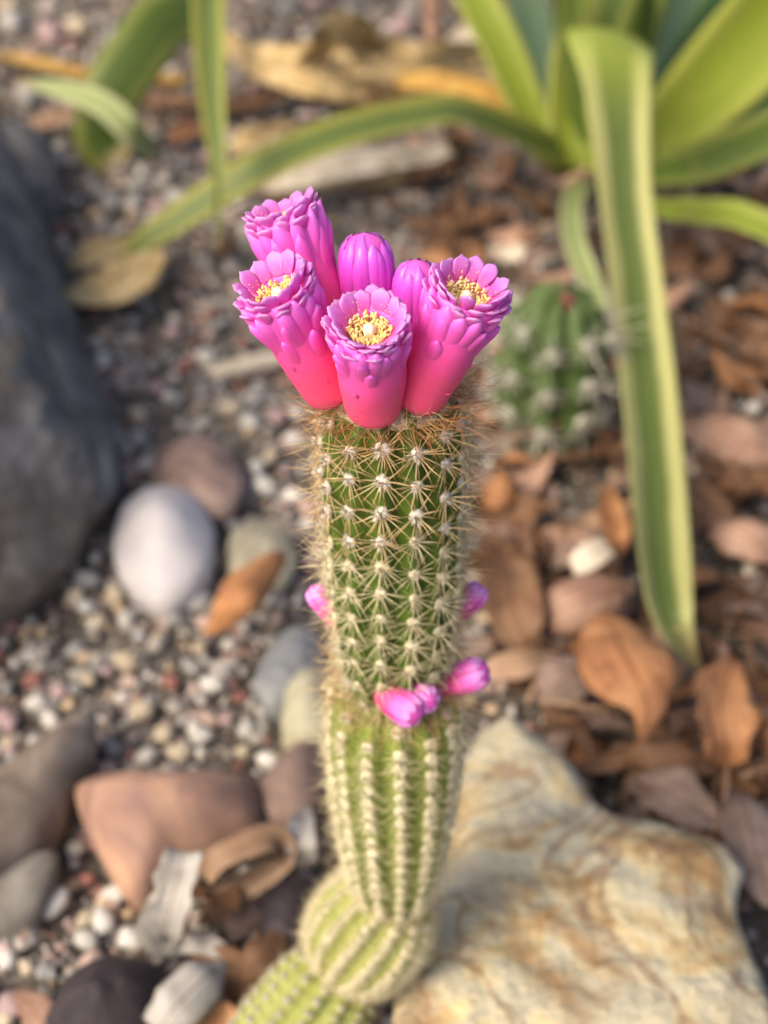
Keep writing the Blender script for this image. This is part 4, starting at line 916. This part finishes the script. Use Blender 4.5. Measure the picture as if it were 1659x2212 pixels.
hairs('crown_bristles', cactus, M['bristle_tan'], 300, ring_src(TOP, .012, .0182, (-.007, .0005), 1.0, (-.35, .6)), (.005, .013), .0001, .6, 2)
hairs('crown_wool', cactus, M['fuzz'], 1600, ring_src(TOP, .004, .0162, (-.006, .001), 0.6, (-.3, .8)), (.003, .007), .00007, 1.5, 3)
hairs('joint_bristles', cactus, M['bristle_tan'], 480, ring_src(J1, .0130, .0195, (-.006, .002), 1.0, (-.1, 1.2)), (.006, .015), .00012, .5, 4)
hairs('joint_wool', cactus, M['fuzz'], 300, ring_src(J1, .010, .0180, (-.004, .002), 0.7, (-.3, .8)), (.003, .007), .00008, 1.2, 5)
hairs('joint_bristles', cactus, M['bristle_tan'], 150, ring_src(J2, .008, .0150, (-.006, .002), 1.0, (-.2, .8)), (.004, .009), .00009, .5, 6)
# woolly crown cushion the flowers stand in
cv = []; cr = []
for i in range(9):
    s = i / 8; rr = 0.0155 * math.cos(s * 1.5) + 0.0004; z = -0.0035 + 0.0055 * math.sin(s * 1.5)
    for k in range(40):
        a = 2 * math.pi * k / 40
        q = Vector((math.cos(a) * rr, math.sin(a) * rr, z)); q += q.normalized() * 0.0012 * mnoise.noise(q * 500)
        cv.append(TOP + q + Vector((0, 0, -0.0015)) - ROOT)
obj('crown_cushion', mesh('crown_cushion', cv, grid_faces(40, 9, True) + [tuple(8 * 40 + k for k in range(40))], M['fuzz']), cactus)

# ------------------------------------------------------------------ flowers
def axis_matrix(o, z, roll=0.0):
    z = Vector(z).normalized(); x = Vector((1, 0, 0)); x = (x - z * x.dot(z)).normalized(); y = z.cross(x)
    m = Matrix(((x.x, y.x, z.x, o.x), (x.y, y.y, z.y, o.y), (x.z, y.z, z.z, o.z), (0, 0, 0, 1)))
    return m @ Matrix.Rotation(roll, 4, 'Z')

def petal_mesh(name, Lp, Wp, thick, bendk, cup, mat, seed, nu=9, nv=9, pointed=0.0):
    """fleshy petal in its own frame: x across, z along, y outward; upper and lower skin meet in a rounded rim"""
    v = []; uv = []; ti = {}; bi = {}
    for j in range(nv):
        t = j / (nv - 1)
        w = (0.62 + 0.38 * math.sin(min(t / 0.62, 1) * 1.5708)) if t < 0.62 else math.sqrt(max(0, 1 - ((t - 0.62) / 0.385) ** (2.2 - pointed)))
        w = max(w, 0.16) * Wp / 2
        slope = 2 * bendk * t; nl = math.hypot(1, slope); ny, nz = 1 / nl, -slope / nl
        for i in range(nu):
            u = math.sin((-1 + 2 * i / (nu - 1)) * 1.5708)
            yy = bendk * Lp * t * t - cup * Wp * u * u * (1 - 0.3 * t) + 0.07 * Lp * t * mnoise.noise(Vector((u * 1.3, t * 2.2, seed * 3.3)))
            th = thick * 0.5 * math.sqrt(max(0, 1 - u * u)) * (1 if t < 0.7 else math.sqrt(max(0, 1 - ((t - 0.7) / 0.3) ** 2))) * (1 - 0.25 * t)
            px = u * w; pz = Lp * t - 0.07 * Lp * u * u * t + 0.05 * Lp * mnoise.noise(Vector((u * 2, seed * 1.7, t))) * t
            rim = abs(u) > 0.999 or j == nv - 1
            ti[i, j] = len(v); v.append((px, yy + (0 if rim else ny * th), pz + (0 if rim else nz * th))); uv.append(((u + 1) / 2, t))
            if rim: bi[i, j] = ti[i, j]
            else: bi[i, j] = len(v); v.append((px, yy - ny * th, pz - nz * th)); uv.append(((u + 1) / 2, t))
    f = []
    for j in range(nv - 1):
        for i in range(nu - 1):
            f.append((ti[i, j], ti[i, j + 1], ti[i + 1, j + 1], ti[i + 1, j])); f.append((bi[i, j], bi[i + 1, j], bi[i + 1, j + 1], bi[i, j + 1]))
    f = [tuple(dict.fromkeys(q)) for q in f]; f = [q for q in f if len(q) > 2]
    return mesh(name, v, f, mat, uv=uv)

def scale_on(profile, L, th0, s0, s1, hw, lift, mat, name='scale', tipout=0.0, nu=7, nv=9, squeeze=0.5, round_=2.0, uv0=0.0):
    """fleshy scale grown on the tube: follows the tube surface from s0 to s1, swollen by lift, free tip"""
    v = []; uv = []
    for j in range(nv):
        t = j / (nv - 1)
        ss = s0 + (s1 - s0) * t
        env = math.sin(min(1, t / 0.75) * 1.5708) if t < 0.75 else 1.0
        wv = hw * ((0.85 + 0.15 * env) if t < 0.6 else math.sqrt(max(0.02, 1 - ((t - 0.6) / 0.41) ** round_)))
        for i in range(nu):
            u = -1 + 2 * i / (nu - 1)
            sl = min(ss, s1) - 0.02 * (u * u) * t
            r = profile(sl)
            k2 = min(1, t / 0.85); bulge = (lift + 0.0004) * (1 - abs(u) ** 2.4) * (k2 * k2 * (3 - 2 * k2)) * (1 if t < 0.93 else 0.8)
            rr = r - 0.0005 + bulge + tipout * t ** 3
            a = th0 + wv / max(profile(s0 + (s1 - s0) * 0.5), 0.003) * u
            v.append((rr * math.cos(a), rr * math.sin(a), sl * L)); k_ = min(1, max(0, (t - 0.35) / 0.6)); uv.append(((u + 1) / 2, sl + (max(sl, 0.97) - sl) * (0.75 if s1 > 0.6 else 0.12) * k_ * k_))
    # inner tip row closes the scale back to the tube
    n0 = len(v)
    for i in range(nu):
        u = -1 + 2 * i / (nu - 1); sl = s1 - 0.05; r = profile(sl) - 0.0006
        a = th0 + hw * 0.5 / max(profile(s1), 0.003) * u
        v.append((r * math.cos(a), r * math.sin(a), sl * L)); uv.append(((u + 1) / 2, 0.9 if s1 > 0.6 else s1))
    f = grid_faces(nu, nv)
    f += [((nv - 1) * nu + i, (nv - 1) * nu + i + 1, n0 + i + 1, n0 + i) for i in range(nu - 1)]
    return mesh(name, v, f, mat, uv=uv)

def flower(px_base_offset, axis, L, rb, rm, seed, roll=0.0, openk=1.0, mouth=1.0):
    r = random.Random(seed)
    o = TOP + Vector(px_base_offset)
    m = Matrix.Translation(-ROOT) @ axis_matrix(o, axis, roll)
    keys = [(0, rb * 0.80), (0.06, rb * 0.98), (0.2, rb * 1.06), (0.45, rb * 1.16), (0.7, rm * 0.94), (0.88, rm), (1.0, rm * 0.97)]
    kt = catmull(keys, 80); kt = kt[np.argsort(kt[:, 0])]
    prof = lambda s: float(np.interp(s, kt[:, 0], kt[:, 1]))
    # tube: outside, lip, inside wall, floor
    rings = [(s, prof(s), s) for s in np.linspace(0, 1, 26)]
    rin = 0.0052 * mouth
    rings += [(1.012, rm * 0.92, 1.0), (1.0, rm * 0.80, 1.0), (0.96, rin + 0.0004, 0.9), (0.88, rin, 0.8), (0.74, rin * 0.85, 0.6), (0.70, rin * 0.5, 0.5), (0.69, 0.0002, 0.5)]
    nth = 48; v = []; uv = []
    for s, rr, c in rings:
        for k in range(nth):
            a = 2 * math.pi * k / nth
            q = Vector((math.cos(a) * rr, math.sin(a) * rr, s * L))
            if s < 0.97 and len(v) < 26 * nth:
                q *= 1.0; n = mnoise.noise(Vector((math.cos(a) * 1.4, math.sin(a) * 1.4, s * 2.5 + seed)))
                q.x *= 1 + 0.035 * n; q.y *= 1 + 0.035 * n
            v.append(q); uv.append((k / nth, c))
    f = grid_faces(nth, len(rings), True)
    f.append(tuple(range(nth - 1, -1, -1)))
    fl = obj('flower', mesh('flower', v, f, M['tube'], uv=uv), cactus, m)
    # scales up the tube
    for s1, cnt_, ln, hw, lift, off in ((1.03, 12, .42, .0027, .0015, 0.0), (0.92, 8, .40, .0026, .0015, 0.35), (0.76, 5, .34, .0021, .0008, 0.9), (0.52, 3, .16, .0009, .0004, 0.2), (0.27, 4, .05, .0006, .0005, 1.1)):
        for k in range(cnt_):
            a = off + 2 * math.pi * (k + r.uniform(-.22, .22)) / cnt_ + r.uniform(-.1, .1)
            s_ = min(1.03, s1 + r.uniform(-.05, .04))
            obj('scale', scale_on(prof, L, a, max(0.05, s_ - ln * r.uniform(.8, 1.15)), s_, hw * r.uniform(.85, 1.2), lift * r.uniform(.8, 1.25), M['tube'], tipout=0.0005), fl)
    # petals in three whorls
    for wi, (cnt_, rr, z, Lp, Wp, lean, mat) in enumerate(((11, rm * 1.0, 0.945, .0042, .0046, 22, M['petal']), (12, rm * 0.88, 0.98, .0048, .0043, 28, M['petal']), (12, rm * 0.72, 0.985, .0056, .0044, 26, M['petal_in']))):
        pm = [petal_mesh('petal', Lp * r.uniform(.82, 1.15), Wp * r.uniform(.85, 1.1), 0.0011, 0.16, 0.10, mat, seed * 31 + wi * 7 + q, pointed=r.choice([-0.6, -0.4, 0.2])) for q in range(6)]
        for k in range(cnt_):
            a = 2 * math.pi * (k + 0.5 * wi + r.uniform(-.12, .12)) / cnt_
            le = math.radians((lean + r.uniform(-12, 14)) * openk)
            # frame: z' along petal, y' outward
            rad = Vector((math.cos(a), math.sin(a), 0)); tg = Vector((-math.sin(a), math.cos(a), 0))
            zz = Vector((0, 0, math.cos(le))) + rad * math.sin(le); yy = rad * math.cos(le) - Vector((0, 0, math.sin(le))); xx = yy.cross(zz)
            pos = rad * rr + Vector((0, 0, z * L - 0.0006 * (wi == 0) + r.uniform(-.0007, .0004)))
            mm = Matrix(((xx.x, yy.x, zz.x, pos.x), (xx.y, yy.y, zz.y, pos.y), (xx.z, yy.z, zz.z, pos.z), (0, 0, 0, 1))) @ Matrix.Rotation(r.uniform(-.15, .15), 4, 'Z')
            obj('petal', r.choice(pm), fl, mm)
    # stamens: a crowded ring of anthers round the stigma
    mb = MB(); bv, bf = ICO1
    for k in range(200):
        a = r.uniform(0, 6.2832); q = r.random(); rr = rin * (0.38 + 0.66 * q)
        z = L - 0.0030 + 0.0026 * q * r.uniform(.75, 1.15) + r.uniform(-.0003, .0006)
        p = Vector((math.cos(a) * rr, math.sin(a) * rr, z))
        d = (Vector((-math.cos(a) * 0.35, -math.sin(a) * 0.35, 1)) + Vector((r.uniform(-.9, .9), r.uniform(-.9, .9), 0))).normalized()
        x = d.orthogonal().normalized(); y = d.cross(x)
        sl, sw = r.uniform(.0008, .0013), r.uniform(.00028, .00042)
        mb.add([p + d * (w[2] * sl) + x * (w[0] * sw) + y * (w[1] * sw) for w in bv], bf)
        tube(mb, [Vector((math.cos(a) * rin * 0.8, math.sin(a) * rin * 0.8, L * 0.74)), p], [.00012, .0001], 3)
    obj('stamens', mb.mesh('stamens', [M['anther']]), fl, kind='stuff')
    # pollen crumbs on the inner petals
    mb = MB()
    for k in range(46):
        a = r.choice([0.6, 2.0, 3.9, 5.2, 1.2]) + r.gauss(0, .3); rr = rin + r.uniform(.0000, .0012); z = L * 0.985 + (rr - rin) * 2.2 + r.uniform(0, .0022)
        p = Vector((math.cos(a) * rr, math.sin(a) * rr, z)); s = r.uniform(.00008, .00017)
        mb.add([p + Vector(w) * s for w in bv], bf)
    obj('pollen', mb.mesh('pollen', [M['anther']]), fl, kind='stuff')
    # stigma
    v = []; ns = 20
    pr = [(0.66, .0010), (0.80, .00115), (0.89, .0014), (0.945, .0016), (0.98, .0015), (1.002, .0011), (1.01, .0004)]
    for s, rr in pr:
        for k in range(ns):
            a = 2 * math.pi * k / ns; q = rr * (1 + 0.10 * math.cos(5 * a) * (s > 0.85)); v.append((math.cos(a) * q, math.sin(a) * q, s * L))
    obj('stigma', mesh('stigma', v, grid_faces(ns, len(pr), True) + [tuple((len(pr) - 1) * ns + k for k in range(ns))], M['stigma']), fl)
    return fl

flower((-0.0045, -0.0118, -0.0015), camvec(-0.03, 0.60, 0.80), 0.0312, 0.0074, 0.0090, 3, roll=0.2)
flower((0.0065, -0.0080, -0.0010), camvec(0.33, 0.67, 0.67), 0.0365, 0.0072, 0.0090, 4, roll=0.9)
flower((-0.0150, -0.0055, -0.0010), camvec(-0.37, 0.67, 0.66), 0.0360, 0.0070, 0.0090, 5, roll=2.1)
flower((-0.0138, 0.0075, -0.0010), camvec(-0.33, 0.88, 0.34), 0.0420, 0.0070, 0.0090, 6, roll=3.0, openk=0.8)

def bud(origin, axis, L, R, seed, nsc=9, parent=None, mat='bud_scale', rb=None):
    r = random.Random(seed); rb = rb or R * 0.72
    m = Matrix.Translation(-ROOT) @ axis_matrix(Vector(origin), axis, r.uniform(0, 3))
    keys = [(0, rb * .85), (.08, rb), (.35, R * .92), (.6, R), (.8, R * .97), (.92, R * .78), (.975, R * .50), (1.0, R * .06)]
    kt = catmull(keys, 80); kt = kt[np.argsort(kt[:, 0])]
    prof = lambda s: float(np.interp(min(s, 1), kt[:, 0], kt[:, 1]))
    ss = np.linspace(0, 1, 28); nth = 40; v = []; uv = []
    for s in ss:
        for k in range(nth):
            a = 2 * math.pi * k / nth; q = prof(s) - 0.0006
            v.append((math.cos(a) * max(q, .0002), math.sin(a) * max(q, .0002), s * L)); uv.append((0, s * 0.9))
    b = obj('bud', mesh('bud', v, grid_faces(nth, 28, True) + [tuple(range(nth - 1, -1, -1)), tuple(27 * nth + k for k in range(nth))], M['tube'], uv=uv), parent or cactus, m)
    for row, (n, s0, s1, lf) in enumerate(((nsc, .30, .985, 1.0), (nsc, .12, .90, 1.15))):
        if row == 1: n = max(4, nsc - 3)
        for k in range(n):
            a = 2 * math.pi * (k + .5 * row + r.uniform(-.1, .1)) / n
            e1 = s1 + r.uniform(-.05, .012)
            # width shrinks with the closing tip, so give each sheet its share of the girth
            obj('scale', bud_sheet(prof, L, a, s0 + r.uniform(-.08, .08), e1, (1.02 if row == 0 else 0.62) * math.pi / n, R * 0.075 * lf, M[mat]), b)
    return b
def bud_sheet(prof, L, th0, s0, s1, ha, lift, mat, nu=7, nv=12):
    v = []; uv = []
    for j in range(nv):
        t = j / (nv - 1); s = s0 + (s1 - s0) * (1 - (1 - t) ** 1.25)
        wv = ha * (0.75 + 0.25 * t) if t < .75 else ha * math.sqrt(max(.05, 1 - ((t - .75) / .26) ** 2))
        for i in range(nu):
            u = -1 + 2 * i / (nu - 1)
            rr = prof(s) - 0.0003 + lift * (1 - abs(u) ** 2.4) * (0.3 + 0.7 * min(1, t * 1.6)) * (1.0 if t < .95 else .6)
            a = th0 + wv * u
            v.append((rr * math.cos(a), rr * math.sin(a), s * L + lift * 0.4 * (1 - u * u) * t)); uv.append(((u + 1) / 2, s))
    return mesh('scale', v, grid_faces(nu, nv), mat, uv=uv)

bud(TOP + Vector((-0.0058, 0.0100, -0.001)), camvec(-0.03, 0.88, 0.46), 0.0352, 0.0073, 11, nsc=10)
bud(TOP + Vector((0.0060, 0.0085, -0.001)), camvec(0.02, 0.80, 0.60), 0.0305, 0.0062, 12, nsc=9)
# young buds and faded flowers at the ring below the upper joint
def jbud(px0, py0, px1, py1, depth, R, seed, dd=0.004):
    a = atd(px0, py0, depth + dd); b = atd(px1, py1, depth - dd)
    bud(a, (b - a), (b - a).length, R, seed, nsc=7, rb=R * 0.8, mat='young_bud')
jbud(945, 1484, 1052, 1446, 0.470, 0.0053, 21)
jbud(822, 1495, 908, 1548, 0.458, 0.0053, 22)
jbud(880, 1500, 932, 1512, 0.462, 0.0046, 23, dd=0.006)
jbud(968, 1338, 1044, 1266, 0.462, 0.0042, 24, dd=0.001)
jbud(738, 1352, 672, 1266, 0.461, 0.0038, 25, dd=0.001)

# ------------------------------------------------------------------ the second, stout cactus
FB = atz(1172, 945, 0.0)
fc = obj('stout_cactus', None, mat=Matrix.Translation(FB), label='short stout green cactus with long white spines behind the flowers', cat='cactus')
bpy.context.view_layer.update()
stem_segment(fc, 'stem', FB + Vector((0, 0, -0.012)), FB + Vector((0.004, 0, 0.100)), [(0, .020), (.1, .026), (.4, .031), (.7, .031), (.87, .025), (.95, .016), (1, .004)], 9, 0.008, 4, M['skin_far'], CL_FAR, t_range=(0.1, 0.99), phase=0.35, knob=0.003, nl=60, front=-0.2)
mb = MB(); bv, bf = ICO2
mb.add([Vector((p[0] * .006, p[1] * .006, p[2] * .007)) * (1 + .2 * mnoise.noise(Vector(p) * 3)) + Vector((0.006, -0.006, 0.094)) for p in bv], bf)
obj('bud', mb.mesh('bud', [mottled('dull_red_bud', [(0.3, (0.10, 0.025, 0.02)), (0.7, (0.17, 0.05, 0.04))], scale=300)]), fc)
